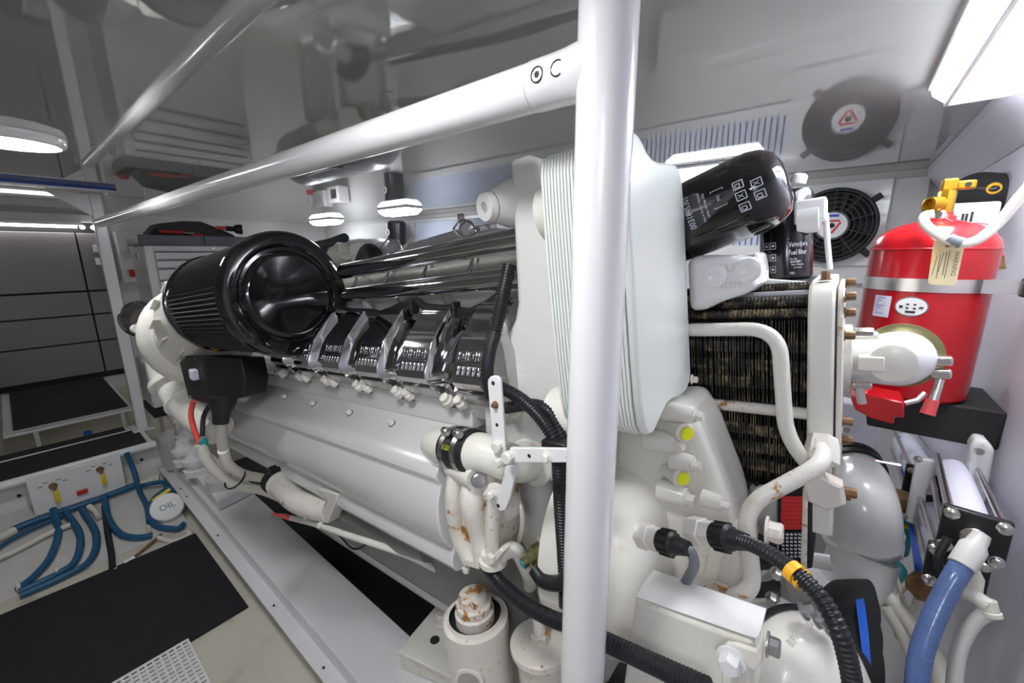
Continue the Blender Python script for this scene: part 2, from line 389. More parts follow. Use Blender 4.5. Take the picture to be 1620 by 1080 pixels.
# ============================================================ pipe frame beside the engine
PX_,PY_,PR=-.205,.40,.0285; FX=-3.28
fr=thing('pipe_frame','white painted pipe frame of two posts and a top rail beside the engine','frame',(PX_,PY_,.125))
MB().cyl((PX_,PY_,.125),(PX_,PY_,CEIL),PR,40).build('post','whitepost',fr)
zr=1.35+.176; xs=W(848,125,Y=PY_).x
MB().cyl((FX,PY_,zr),(xs,PY_,zr),.0243,36).build('rail','whitepost',fr)
sl=MB().lathe((xs+.0008,PY_,zr),(1,0,0),[(0,.0236),(.0006,.0250),(.05,.0250),(.09,.0250)],36).build('sleeve','whitepost',fr)
MB().lathe((PX_-.052,PY_,zr),(1,0,0),[(0,.0251),(.015,.0258),(.03,.0275),(.045,.0262)],32).build('weld_collar','whitepost',fr)
for i,(bx,by) in enumerate(((848,117),(880,107))):
    c=W(bx,by,Y=PY_-.026); c=V((c.x,PY_,zr)); q=(W(bx,by,Y=PY_-.026)-c); q.x=0; q.normalize(); p=c+q*.0242
    b=MB().lathe(p,q,[(-.001,.0078),(.0010,.0078),(.0012,.0064),(-.001,.0062)],20,False).build('screw','dark',sl)
    MB().lathe(p-q*.0005,q,[(0,.0063),(.0008,.0063)],20).build('screw_face','zinc',b)
    MB().lathe(p+q*.0001,q,[(.0005,.0034),(.0009,.0034)],6).build('socket','dark',b)
g0=W(938,88,Y=PY_-.012); g1=W(880,-120,Y=PY_-.012); k_=(CEIL-g0.z)/(g1.z-g0.z); gx=g0.x+(g1.x-g0.x)*k_
MB().prism([(PX_,PY_-.012,CEIL-.0005),(gx,PY_-.012,CEIL-.0005),(g0.x,PY_-.012,g0.z),(PX_,PY_-.012,g0.z-.004)],(0,.009,0)).build('gusset','whitepost',fr,bevel=.003)
MB().ball((g0.x+.002,PY_-.012,g0.z),.0075,12).build('weld_bead','whitepost',fr)
MB().box((FX,PY_,(.30+CEIL)/2),(.052,.052,CEIL-.30)).build('post','white',fr,bevel=.006)
MB().box((FX,PY_,.300),(.12,.10,.012)).build('foot_plate','white',fr,bevel=.003)
g=[W(66,290,X=FX+.02),W(160,297,X=FX+.02),W(150,348,X=FX+.02)]
MB().prism([V((FX+.016,g[0].y,CEIL-.003)),V((FX+.016,PY_,CEIL-.003)),V((FX+.016,PY_,g[2].z))],(.008,0,0)).build('gusset','white',fr,bevel=.002)
# ============================================================ engine bed and floor
bd=thing('engine_bed','long white steel engine bed with a stepped flange along the aisle','engine bed',(-1.4,.5,0))
MB().bb(-2.98,.02,.441,.615,0,.165).build('web','bedwhite',bd,bevel=.003)
MB().bb(-2.98,.02,.44,.617,.165,.185).build('top_plate','bedwhite',bd,bevel=.003)
MB().bb(-2.98,.02,.398,.445,.118,.127).build('flange','bedwhite',bd,bevel=.002)
for px_,py_ in ((345,847),(300,784),(430,960),(290,772),(505,1062)):
    q=W(px_,py_,Z=.127); MB().hexa((q.x,.418,.127),(0,0,1),.004,.004,False).build('screw','dark',bd)
# dark bilge floor between the beds
struct(MB().bb(-2.98,.02,.617,1.30,.0003,.02),'trim_4','dark','dark bilge bottom between the engine beds','bilge',smooth=0)
def flatmat(pts,label,name='floor_mat',h=.008): 
    return tag(MB().prism([V((p[0],p[1],.0005)) for p in pts],(0,0,h)).build(name,'matrubber',bevel=.002),label,'mat')
flatmat([(-2.335,.396),(-1.65,.396),(-1.64,-.24),(-2.35,-.24)],'black rubber mat lying on the aisle floor beside the engine bed')
# perforated white grate (a lattice of bars)
g0=W(293,1020,Z=.012); gr=thing('drain_grate','white perforated plastic grate lying at the edge of the black mat','grate',(-1.5,.15,0))
xa,xb,ya,yb=-1.655,-1.25,-.2,.205; nx,ny=22,22
for i in range(nx):
    x=xa+(xb-xa)*i/(nx-1); 
    if i==0: b0=MB().bb(x-.005,x+.005,ya,yb,.009,.013).build('bar','white',gr,smooth=0)
copies(b0,[((xb-xa)*i/(nx-1),0,0) for i in range(1,nx)])
b1=MB().bb(xa-.005,xb+.005,ya-.003,ya+.003,.0088,.0128).build('cross_bar','white',gr,smooth=0)
copies(b1,[(0,(yb-ya)*i/(ny-1),0) for i in range(1,ny)])
# ------------------------------------------------------------ step across the aisle and platform behind it
st=thing('step','low step with black grip treads and a rounded white nosing across the aisle','step',(-3.1,.1,0))
MB().bb(-3.29,-2.995,-.9,.40,.283,.298).build('tread','tread',st,smooth=0)
MB().bb(-3.42,-3.305,-.9,.33,.27,.294).build('tread','tread',st,smooth=0)
MB().bb(-3.303,-3.291,-.9,.37,.27,.302).build('divider','white',st,bevel=.003)
MB().tube([V((-2.978,-.9,.285)),V((-2.978,.405,.285))],.021,20).build('nosing','white',st)
MB().bb(-3.43,-3.02,-.9,.405,.245,.283).build('frame','white',st,bevel=.003)
MB().bb(-3.30,-2.985,.375,.398,.283,.301).build('end_bar','white',st,bevel=.003)
MB().bb(-3.06,-3.04,-.9,.425,.0,.246).build('riser','wallpaint',st,smooth=0)
for y in (.34,-.12): MB().lathe((-3.04,y,.19),(1,0,0),[(0,.008),(.006,.007)],12).build('screw','dark',st)
pf=thing('platform','raised platform covered by a black mat under the grey lockers','platform',(-4.1,.1,0))
MB().bb(-4.74,-3.62,-.14,.42,.325,.345).build('deck','white',pf,bevel=.003)
MB().bb(-4.72,-3.63,-.10,.40,.345,.352).build('mat','tread',pf,smooth=0)
MB().bb(-3.63,-3.615,-.14,.42,.348,.358).build('edge_bar','greywhite',pf,bevel=.002)
for y in (-.02,.36): MB().bb(-3.64,-3.62,y-.01,y+.01,0,.325).build('leg','greywhite',pf,bevel=.002)
MB().bb(-4.4,-4.38,-.9,.6,0,.325).build('back_panel','floorcream',pf,smooth=0)
q=W(139,685,X=-3.75); tag(MB().lathe((-3.75,q.y,q.z-.02),(0,0,1),[(0,.020),(.03,.020),(.034,.016)],20).build('cap','bluestrap'),'small blue cap standing behind the step below the platform','cap')
# left cabinet edge
lc=thing('side_cabinet','white cabinet edge at the left of the aisle beside the platform','cabinet',(-3.6,-.25,.3))
MB().bb(-4.6,-3.55,-.42,-.17,.36,.95).build('body','wallpaint',lc,bevel=.006)
MB().bb(-3.55,-3.535,-.40,-.19,.42,.93).build('door','white',lc,bevel=.004)
struct(MB().prism([V((-3.04,-.9,.12)),V((-3.04,-.9,.0005)),V((-2.44,-.9,.0005)),V((-2.44,-.9,.005))],(0,1.295,0)),'trim_5','greywhite','sloping hull panel behind the blue hoses below the step','hull panel',smooth=0)
# ------------------------------------------------------------ valve panel with hoses under the step
vp=thing('valve_panel','white valve panel with two yellow levers and a red switch under the step','panel',(-2.95,.08,.1))
PXv=-2.93
c4=[W(40,760,X=PXv),W(190,722,X=PXv),W(198,775,X=PXv),W(52,818,X=PXv)]
y0=c4[0].y; y1=c4[1].y; zt=c4[0].z; zb=c4[3].z
MB().bb(PXv-.045,PXv,y0,y1,zb,zt).build('plate','white',vp,bevel=.003)
def on(x,y,d=0): q=W(x,y,X=PXv+d); return V((PXv+d,q.y,q.z))
for bx,by in ((84,768),(158,742)):
    p=on(bx,by); k=MB().lathe(p,(1,0,0),[(0,.016),(.012,.015),(.016,.012)],8).build('valve_stem','bronze',vp)
    MB().box(p+V((.018,.004,-.055)),(.010,.018,.062)).build('lever','yellow',vp,bevel=.004)
    MB().box(p+V((.012,.002,-.02)),(.006,.012,.03)).build('lever_root','steel',vp,bevel=.002)
    mb=MB()
    for a in (-1.2,-.5,.5,1.2): mb.box(p+V((.0008,math.sin(a)*.045,math.cos(a)*.028)),(.0008,.016,.003))
    mb.build('lettering','print',vp,smooth=0)
p=on(130,777); MB().box(p+V((.006,0,0)),(.012,.04,.024)).build('rocker_switch','redplastic',vp,bevel=.003)
def hose(name,label,pts,r,mat='blue',n=14,cat='hose',group=None,parts=None,X=None,step=12):
    path=curve(pts,step); 
    if not parts: return tag(MB().tube(path,r,n).build(name,mat),label,cat,group)
    h=thing(name,label,cat,pts[0],group); MB().tube(path,r,n).build('hose',mat,h); return h
def hp(x,y,X):
    "on the wall at X, or resting on the sloping hull panel where that is nearer"
    p=W(x,y,X=X); d=ray(x,y); n=V((.115,0,.55)).normalized(); p0=V((-2.45,0,.024))
    q=CAMP+d*((p0-CAMP).dot(n)/d.dot(n)); p=p if (p-CAMP).length<(q-CAMP).length else q
    if p.y>.378: p=V((p.x,.378,p.z))
    return p
G='blue hoses below the valve panel'
hose('blue_hose','blue hose curving down from the valve panel, leftmost of three',[hp(84,805,-2.86),hp(92,840,-2.84),hp(80,880,-2.78),hp(55,910,-2.72),hp(28,932,-2.66)],.0135,group=G)
hose('blue_hose','blue hose curving down from the valve panel, middle of three',[hp(103,808,-2.85),hp(126,845,-2.80),hp(120,885,-2.74),hp(90,908,-2.68),hp(30,936,-2.62)],.0135,group=G)
hose('blue_hose','blue hose curving down from the valve panel, rightmost of three',[hp(130,805,-2.84),hp(152,845,-2.76),hp(143,885,-2.68),hp(100,912,-2.62),hp(32,942,-2.58)],.0135,group=G)
hose('blue_hose','thick blue hose lying along the bottom of the valve panel',[hp(20,838,-2.93),hp(60,822,-2.93),hp(140,795,-2.91),hp(220,765,-2.88)],.017,group=G)
hose('blue_hose','thin blue hose running low to the left edge under the panel',[hp(-20,878,-2.9),hp(20,852,-2.9),hp(60,832,-2.9),hp(100,815,-2.9)],.009,group=G)
hose('blue_hose','blue hose dropping from the step nosing beside the panel',[hp(200,716,-2.94),hp(212,745,-2.92),hp(220,775,-2.88),hp(232,800,-2.80),hp(236,826,-2.74)],.012,group=G)
hose('blue_hose','blue hose looping below the panel toward the round oil cap',[hp(165,786,-2.86),hp(172,820,-2.84),hp(190,844,-2.78),hp(215,850,-2.7),hp(240,847,-2.64)],.0135,group=G)
hose('blue_hose','blue hose wrapped around the white round oil cap',[hp(300,775,-2.62),hp(268,772,-2.66),hp(243,790,-2.66),hp(236,815,-2.62),hp(250,832,-2.58),hp(280,836,-2.5),hp(306,822,-2.46)],.0135,group=G)
hose('blue_hose','blue hose crossing behind the round oil cap',[hp(222,768,-2.85),hp(260,762,-2.8),hp(290,766,-2.72),hp(312,785,-2.6)],.011,group=G)
hose('white_hose','cream hose running along the wall below the blue hoses',[hp(-20,892,-2.88),hp(30,868,-2.88),hp(75,845,-2.88),hp(120,826,-2.88)],.012,'hosewhite')
hose('white_hose','white ribbed hose joined to the thick blue hose at the left edge',[hp(-30,862,-2.93),hp(0,850,-2.93),hp(24,838,-2.93)],.018,'hosewhite')
hose('white_hose','short cream hose bending down below the right lever',[hp(140,800,-2.82),hp(150,808,-2.80),hp(156,818,-2.80)],.012,'hosewhite')
hose('white_hose','cream pipe lying behind the hoses at the foot of the engine bed',[hp(215,770,-2.95),hp(245,757,-2.95),hp(275,748,-2.95)],.02,'hosewhite')
hose('white_hose','cream hose curled on the floor beside the black mat corner',[hp(250,850,-2.5),hp(275,856,-2.45),hp(300,845,-2.40),hp(318,832,-2.38)],.010,'hosewhite')
hose('black_hose','black hose hanging between the valve panel and the oil cap',[hp(165,800,-2.9),hp(170,840,-2.84),hp(176,875,-2.78),hp(178,900,-2.7)],.012,'rubber')
hose('spray_wand','brass and white wash wand lying on the floor beside the mat',[hp(255,845,-2.5),hp(232,865,-2.47),hp(214,880,-2.45)],.007,'bronze',cat='wand')
wand=[hp(212,882,-2.45),hp(196,892,-2.42),hp(186,900,-2.41),hp(164,912,-2.40)]
wt=thing('wand_nozzle','white plastic nozzle on the floor at the mat edge','nozzle',wand[0])
MB().tube(wand[:2],.012,14).build('grip','white',wt); MB().lathe(wand[2],wand[3]-wand[2],[(0,.011),(.03,.010),((wand[3]-wand[2]).length,.002)],14).build('tip','paperwhite',wt)
q0=hp(268,806,-2.62)+V((.03,-.01,.035)); oc=thing('oil_cap','white round cap lettered OIL among the blue hoses','cap',q0)
d=V((.75,-.1,.65)).normalized()
MB().lathe(q0-d*.03,d,[(0,.070),(.03,.070),(.038,.066),(.038,0)],36).build('lid','white',oc)
text_flat(MB(),'OIL',.042,q0+d*.0095,(V((-.12,1,0))-d*V((-.12,1,0)).dot(d)).normalized(),d.cross((V((-.12,1,0))-d*V((-.12,1,0)).dot(d)).normalized())).build('lettering','toolgrey',oc,smooth=0)
q=W(255,783,X=-2.62); tag(MB().box(q,(.012,.085,.016),(1,0,0),V((0,.93,.36)),V((0,-.36,.93))).build('lever_handle','yellow',bevel=.004),'yellow ball valve lever above the round oil cap','lever')
for i,(bx,by,l) in enumerate(((30,930,'left end of the three blue hoses'),(90,905,'middle of the three blue hoses'),(236,838,'loop below the oil cap'))):
    q=hp(bx,by,-2.66); tag(MB().box(q+V((0,0,.008)),(.03,.014,.035),(1,0,0)).build('hose_clip','hosewhite',bevel=.008),'small cream hose clip holding the '+l,'clip')
tag(MB().bb(-2.62,-2.45,-.42,-.232,0,.14).build('black_box','dark',bevel=.006),'black box corner at the left end of the floor mat','box')
# ------------------------------------------------------------ tool cabinet behind the far post
XT=-3.55; a=W(226,388,X=XT); yl=a.y; ztp=a.z; yr=yl+.72
tc=thing('tool_cabinet','white steel tool cabinet with wide shallow drawers behind the air filter','cabinet',(XT,yl,.3))
MB().bb(XT-.42,XT,yl,yr,.45,ztp).build('body','white',tc,bevel=.006)
zz=ztp-.035
MB().bb(XT+.001,XT+.012,yl,yl+.045,.46,ztp-.002).build('corner_rail','white',tc,bevel=.004)
for k in range(5):
    h=.052 if k<2 else .075
    d_=MB().bb(XT+.001,XT+.018,yl+.05,yr-.05,zz-h,zz-.010).build('drawer','white',tc,bevel=.004)
    MB().bb(XT+.001,XT+.010,yl+.052,yr-.052,zz-.009,zz-.001).build('pull','toolgrey',d_,smooth=0); zz-=h+.004
MB().lathe((XT+.001,yl+.38,ztp-.018),(1,0,0),[(0,.008),(.006,.007)],12).build('lock','steel',tc)
q=W(210,400,X=XT-.2); MB().bb(XT-.24,XT-.16,yl-.010,yl-.001,q.z-.035,q.z+.01).build('latch','steel',tc,bevel=.003)
tr=thing('tool_tray','dark grey steel tray lying open on the white tool cabinet','tray',(XT-.2,yl+.3,ztp))
MB().bb(XT-.36,XT+.01,yl-.02,yr-.1,ztp+.001,ztp+.006).build('bottom','toolgrey',tr,smooth=0)
for (p,q_) in (((XT-.005,yl-.02),(XT+.01,yl+.33)),((XT-.005,yl+.334),(XT+.01,yr-.1))): MB().bb(p[0],q_[0],p[1],q_[1],ztp+.006,ztp+.068).build('front_wall','toolgrey',tr,bevel=.004)
MB().bb(XT-.36,XT-.35,yl-.02,yr-.1,ztp+.006,ztp+.068).build('back_wall','toolgrey',tr,bevel=.003)
MB().bb(XT-.36,XT+.005,yl-.02,yl-.012,ztp+.006,ztp+.068).build('side_wall','toolgrey',tr,bevel=.003)
bag=[];pts=[(0,.0),(.06,.075),(.2,.098),(.30,.10),(.42,.05),(.50,.01),(.5,-.015),(0,-.015)]
tag(MB().prism([V((XT-.30,yl+.05+u,ztp+.07+w)) for u,w in pts],(.24,0,0)).build('tool_bag','bag',bevel=.012,seg=3),'soft dark tool roll heaped in the tray on the tool cabinet','bag')
for k,(yy,zz_,ln,l) in enumerate(((yl+.10,ztp+.092,.13,'left'),(yl+.27,ztp+.072,.07,'right'))):
    t_=thing('screwdriver','red handled hand tool sticking out of the tray, '+l+' of two','tool',(XT-.03,yy,zz_),group='hand tools in the tray')
    MB().tube([V((XT-.03,yy,zz_)),V((XT-.03,yy+ln,zz_-.004))],.013,12).build('grip','redplastic',t_); MB().tube([V((XT-.03,yy+ln,zz_-.004)),V((XT-.03,yy+ln+.06,zz_-.006))],.007,10).build('shank','steel',t_)
q=W(383,362,X=XT+.0); fl=thing('flashlight','black flashlight lying on the tray beside the tool roll','flashlight',q)
MB().lathe(q+V((-.02,-.10,.0)),V((.25,1,-.05)),[(0,.018),(.05,.018),(.06,.032),(.10,.036),(.104,.030)],24).build('barrel','plastic',fl)
MB().lathe(q+V((-.02,-.16,.003)),V((.25,1,-.05)),[(0,.012),(.06,.014)],16).build('tail','pinkred',fl)
# things beside the cabinet seen past the post
q=W(196,405,X=-4.3); bx=thing('switch_box','white box with a red knob on the bulkhead behind the post','box',(AFT,q.y,q.z))
MB().bb(AFT+.001,AFT+.12,q.y+.02,q.y+.26,q.z-.22,q.z+.20).build('body','white',bx,bevel=.01)
MB().lathe((AFT+.121,q.y+.14,q.z+.03),(1,0,0),[(0,.045),(.03,.04)],24).build('knob','redplastic',bx)
MB().bb(AFT+.121,AFT+.13,q.y+.06,q.y+.22,q.z-.17,q.z-.11).build('stripe','redplastic',bx,smooth=0)
ca=W(222,575,X=-3.25); cb=W(276,640,X=-3.25)
wbx=thing('white_case','white plastic case with a small label on the floor behind the turbo','case',(-3.4,(ca.y+cb.y)/2,.3))
MB().bb(-3.53,-3.25,ca.y+.02,cb.y+.14,cb.z,ca.z).build('body','white',wbx,bevel=.012)
MB().bb(-3.249,-3.2485,ca.y+.1,ca.y+.17,cb.z+.06,cb.z+.12).build('label_sticker','paperwhite',wbx,smooth=0)
MB().bb(-3.53,-3.22,ca.y+.01,cb.y+.16,cb.z-.05,cb.z-.004).build('base','dark',wbx,bevel=.004)
tag(MB().bb(-3.62,-3.1,.52,1.2,cb.z-.075,cb.z-.052).build('shelf','white',bevel=.004),'white shelf under the plastic case behind the turbo','shelf')
sf=C.objects['shelf']; lg=MB().bb(-3.6,-3.58,.53,.55,0,cb.z-.076).build('leg','white',sf,smooth=0); copies(lg,[(.47,0,0),(0,.62,0),(.47,.62,0)])
# ============================================================ the engine (tilted with its shaft line)
EM=Matrix(((EX.x,0,EZ.x,EO.x),(0,1,0,EO.y),(EX.z,0,EZ.z,EO.z),(0,0,0,1)))
en=thing('marine_engine','large white marine diesel engine with chrome valve covers and a black air filter','engine',mat=EM)
def yz(pts,lx,l2): # outline in the engine's cross plane, extruded along the engine
    return [EW(lx,y,z) for y,z in pts],EX*(l2-lx)
def xz(pts,Y0,Y1): return [EW(x,Y0,z) for x,z in pts],V((0,Y1-Y0,0))
def pxp(pts,Y0,Y1): return [W(x,y,Y=Y0) for x,y in pts],V((0,Y1-Y0,0))
# crankcase and sump
MB().prism(*yz([(.66,-.02),(.70,.18),(.62,.26),(.60,.40),(.60,.60),(.66,.70),(.80,.74),(1.10,.74),(1.24,.70),(1.30,.60),(1.30,.40),(1.22,.20),(1.20,-.02),(1.05,-.10),(.80,-.10)],-.95,.66)).build('crankcase','casting',en,bevel=.02,seg=3)
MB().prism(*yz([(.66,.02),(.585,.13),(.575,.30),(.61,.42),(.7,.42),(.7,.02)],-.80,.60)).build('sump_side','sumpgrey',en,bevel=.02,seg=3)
# cylinder heads of the near and far bank
for k in range(6):
    x=.515-.17*k
    MB().prism(*yz([(.565,.66),(.545,.70),(.60,.80),(.72,.84),(.84,.80),(.84,.66)],x-.012,x+.132)).build('cylinder_head','casting',en,bevel=.01)
    MB().prism(*yz([(1.335,.66),(1.355,.70),(1.30,.80),(1.18,.84),(1.06,.80),(1.06,.66)],x-.012,x+.132)).build('cylinder_head','casting',en,bevel=.01)
# chrome valve covers with embossed panels
prof=[(.555,.700),(.512,.738),(.498,.758),(.500,.770),(.526,.826),(.536,.838),(.588,.893),(.606,.899),(.69,.85),(.69,.70)]
def csec(x,i_):
    out=[]
    for k,(y,z) in enumerate(prof):
        f_=1 if k<7 else .3
        out.append(EW(x,y+i_*(1 if 0<k<7 else .2),z-(i_*.5 if 4<=k<=8 else 0)))
    return out
cv=MB().loft([csec(.526,.030),csec(.541,0),csec(.631,0),csec(.650,.034)]).build('valve_cover','chrome',en,bevel=.006,seg=3)
dn=V((0,.028,.062)); t_=(EY*.028+EZ*.062).normalized(); nrm=(t_.cross(EX)).normalized()
if nrm.y>0: nrm=-nrm
def onc(u,v,h=.0): return EW(.528+u,.499,.765)+t_*v+nrm*h
for i in range(3): # three framed blocks
    mb=MB(); c=onc(.033+.0255*i,.044,.002); 
    for a,b,w_,h_ in ((0,.0085,.021,.003),(0,-.0085,.021,.003),(-.0095,0,.003,.017),(.0095,0,.003,.017),(0,0,.006,.009)): mb.box(c+EX*a+t_*b,(w_,h_,.004),EX,t_,nrm)
    mb.build('emblem_block','chrome',cv,bevel=.0008)
for i in range(6): MB().box(onc(.026+.0132*i,.016,.002),(.0065,.017,.005),EX,t_,nrm).build('emblem_rib','chrome',cv,bevel=.0012)
MB().box(onc(.059,.0295,.0015),(.078,.0025,.003),EX,t_,nrm).build('emblem_line','chrome',cv,bevel=.0008)
MB().prism(*yz([(.56,.690),(.520,.722),(.507,.738),(.56,.738)],.532,.642)).build('cover_base','chromedull',cv,bevel=.004)
for u in (-.006,.124):
    MB().lathe(EW(.528+u,.540,.700),-EY*.7+EZ*.7,[(0,.013),(.012,.013),(.016,.010),(.024,.010),(.026,.006)],14).build('cover_bolt','creamspot',cv)
copies(cv,[(-.17*k,0,0) for k in range(1,6)])
# clamp webs between the covers
for k in range(6):
    x=.507-.17*k
    MB().prism([EW(x-.030,.60,.80),EW(x-.040,.555,.72),EW(x-.03,.54,.69),EW(x+.005,.54,.69),EW(x+.002,.60,.80)],EX*.010).build('clamp_web','chromedull',en,bevel=.003)
# exhaust ports and studs between head and long tank
for k in range(7):
    x=.60-.163*k
    MB().box(EW(x,.580,.702),(.070,.060,.034),(EX*.93-EY*.36).normalized(),(EY*.93+EX*.36).normalized(),EZ).build('port_boss','creamrust',en,bevel=.007,seg=3)
    MB().box(EW(x-.08,.582,.694),(.050,.05,.030),(EX*.93-EY*.36).normalized(),(EY*.93+EX*.36).normalized(),EZ).build('port_flange','creamspot',en,bevel=.004)
# long water cooled tank along the bank
pt=[(.62,.672),(.578,.668),(.560,.652),(.520,.622),(.492,.602),(.476,.592),(.468,.580),(.466,.570),(.471,.560),(.476,.552),(.470,.540),(.462,.520),(.458,.49),(.460,.46),(.468,.435),(.480,.418),(.490,.408),(.486,.400),(.480,.388),(.480,.372),(.489,.357),(.504,.350),(.53,.350),(.62,.38)]
o=MB().prism(*yz(pt,-.90,.50)).build('exhaust_tank','tank',en,smooth=28,bevel=.003)
MB().prism(*yz([(.585,.645),(.553,.645),(.549,.650),(.551,.684),(.556,.688),(.585,.688)],-.90,.53)).build('tank_flange','tank',en,bevel=.002)
for (bx,by) in ((420,628),(452,634),(496,644),(553,655),(619,668)):
    l=L(W(bx,by,Y=.525)); p=EW(l.x,.527,.628); q=(-EY*.6+EZ*.8).normalized()
    b=MB().lathe(p,q,[(0,.0075),(.004,.0075),(.005,.006),(.013,.006)],6).build('tank_bolt','white',en); MB().lathe(p-q*.001,q,[(0,.0095),(.002,.009)],14).build('washer','bronze',b)
MB().lathe(W(708,688,Y=.50),-EY*.7+EZ*.7,[(0,.010),(.010,.009),(.018,.008)],6).build('tank_bolt','creamspot',en)
# front cover casting of the tank with rust
ring=[(705,742),(712,800),(716,850),(730,885),(770,905),(782,880),(786,830),(780,780),(768,745),(745,735)]
MB().prism(*pxp(ring,.470,.55)).build('tank_end_cover','creamrust',en,bevel=.014,seg=4)
MB().tube(curve([W(752,760,Y=.475),W(748,800,Y=.462),W(757,850,Y=.468),W(768,885,Y=.475)],8),.020,14,rf=lambda i:.020+.004*math.sin(i*.3)).build('cover_rib','creamspot',en)
MB().tube(curve([W(722,748,Y=.475),W(718,790,Y=.465),W(724,840,Y=.470),W(742,880,Y=.475)],8),.017,14).build('cover_rib','creamrust',en)
MB().tube([W(715,738,Y=.475),W(752,758,Y=.455)],.0175,18).build('cover_neck','cream',en)
MB().lathe(W(756,758,Y=.452),EX*.8-EY*.5,[(0,.013),(.006,.013),(.008,.011)],20).build('cover_plug','zinc',en)
# coolant pipe with rubber coupling and clips
c0=EW(.500,.503,.672); ax=(EX*1.0-EY*.10-EZ*.05).normalized()
cp0=W(712,706,Y=.49); cp1=W(800,726,Y=.47); ax=(cp1-cp0).normalized()
MB().lathe(cp0-ax*.06,ax,[(0,.03),(.03,.036),(.075,.036)],32).build('pipe_stub','cream',en)
cpl=MB().lathe(cp0+ax*.010,ax,[(0,.039),(.003,.0405),(.072,.0405),(.075,.039)],40).build('rubber_coupling','rubber',en)
for h in (.020,.058):
    MB().lathe(cp0+ax*h,ax,[(0,.0408),(0,.0420),(.014,.0420),(.014,.0408)],40,False).build('hose_clip','steel',cpl)
    q=cp0+ax*(h+.006)+(EZ*.95+EY*-.3).normalized()*.045; MB().lathe(q-EX*.005-EY*.010,(EY*-.4+EX*.9),[(0,.007),(.004,.008),(.018,.008),(.020,.006)],14).build('clip_screw','steel',cpl)
mb=MB()
vs_,fs_=text2d('K-26X',.013); f2=on_cyl(cp0,ax,CAMP-cp0,.0409); mb.add([f2(.004-y_*1.0,.0450+x_*.62) for x_,y_ in vs_],fs_)
mb.build('coupling_lettering','yellowcap',cpl,smooth=0)
# elbow from the coupling into the front casting
MB().tube(curve([cp0+ax*.08,cp0+ax*.105+EY*.004,W(815,733,Y=.50),W(838,735,Y=.56)],8),.034,24,rf=lambda i:.036-.0003*i).build('coolant_elbow','cream',en)
MB().lathe(W(838,733,Y=.555),EY,[(0,.046),(.012,.046)],32).build('elbow_flange','cream',en,bevel=.003)
# lever brackets bolted near the coupling
def strap(pts,Yf,th,mat_='white',bev=.0015,name='strap',holes=()):
    o=MB().prism(*pxp(pts,Yf,Yf+th)).build(name,mat_,en,bevel=bev)
    for hx,hy,hr in holes:
        p=W(hx,hy,Y=Yf-.0004); MB().lathe(p,EY,[(0,hr),(.0003,hr)],14).build('hole','dark',o)
    return o
def rrect(x0,y0,x1,y1,w,n=6,end=True):
    d=V((x1-x0,y1-y0)); l=d.length; d/=l; nn=V((-d.y,d.x)); out=[]
    for c,s in (((x0,y0),-1),((x1,y1),1)):
        for k in range(n+1):
            a=math.pi*(k/n)-math.pi/2; v=d*math.cos(a)*s+nn*math.sin(a)*s; out.append((c[0]+v.x*w,c[1]+v.y*w))
    return out
s1=strap(rrect(781,604,790,715,10),.452,.006,holes=((780,606,.0035),(786,672,.003)))
MB().hexa(W(784,640,Y=.452),-EY,.0045,.006).build('screw','bronze',s1)
MB().hexa(W(789,705,Y=.452),-EY,.0095,.010,False,10).build('bolt','cream',s1)
s2=strap([(806,708),(902,710),(902,732),(806,732)],.440,.007,holes=((837,721,.003),(899,724,.0035)))
MB().hexa(W(865,723,Y=.440),-EY,.0065,.006).build('screw','cream',s2)
MB().hexa(W(807,721,Y=.440),-EY,.0095,.012,False,10).build('bolt','cream',s2)
MB().hexa(W(791,730,Y=.448),-EY,.0075,.012,False,8).build('bolt','cream',s2)
s3=strap([(799,738),(818,735),(806,790),(800,806),(791,809),(783,800),(779,792),(766,790),(763,780),(770,772),(780,775),(792,770)],.449,.006,holes=((769,785,.0035),(788,800,.0035)))
MB().hexa(W(780,780,Y=.449),-EY,.0075,.010,True,8).build('bolt','creamspot',s3)
MB().tube(fillet([W(783,770,Y=.462),W(780,830,Y=.465),W(778,872,Y=.468)],.02),.0125,16).build('drain_pipe','creamspot',en)
MB().tube(fillet([W(817,780,Y=.53),W(828,815,Y=.52),W(825,845,Y=.52),W(812,880,Y=.53)],.03),.005,10).build('thin_pipe','cream',en)
MB().ball(W(803,797,Y=.515),.026,14,(1,1,1.2)).build('rusty_boss','creamrust',en)
MB().lathe(W(779,872,Y=.468),-EZ,[(0,.02),(.012,.02),(.013,.025),(.022,.025),(.024,.022)],24).build('pipe_union','cream',en)
MB().tube(curve([W(783,880,Y=.472),W(815,870,Y=.5),W(835,905,Y=.54),W(838,925,Y=.58)],8),.014,14).build('drain_bend','cream',en)
br=MB().prism([W(734,886,Y=.455),W(768,892,Y=.452),W(790,868,Y=.455),W(797,872,Y=.455),W(775,902,Y=.452),W(765,903,Y=.452),W(730,893,Y=.455)],(0,.022,0)).build('clip_bracket','creamrust',en,bevel=.0015)
MB().hexa(W(778,882,Y=.452),-EY,.010,.008,False).build('bolt','creamspot',br)
MB().hexa(W(737,897,Y=.462),-EZ,.0075,.010,False).build('bolt','cream',br)
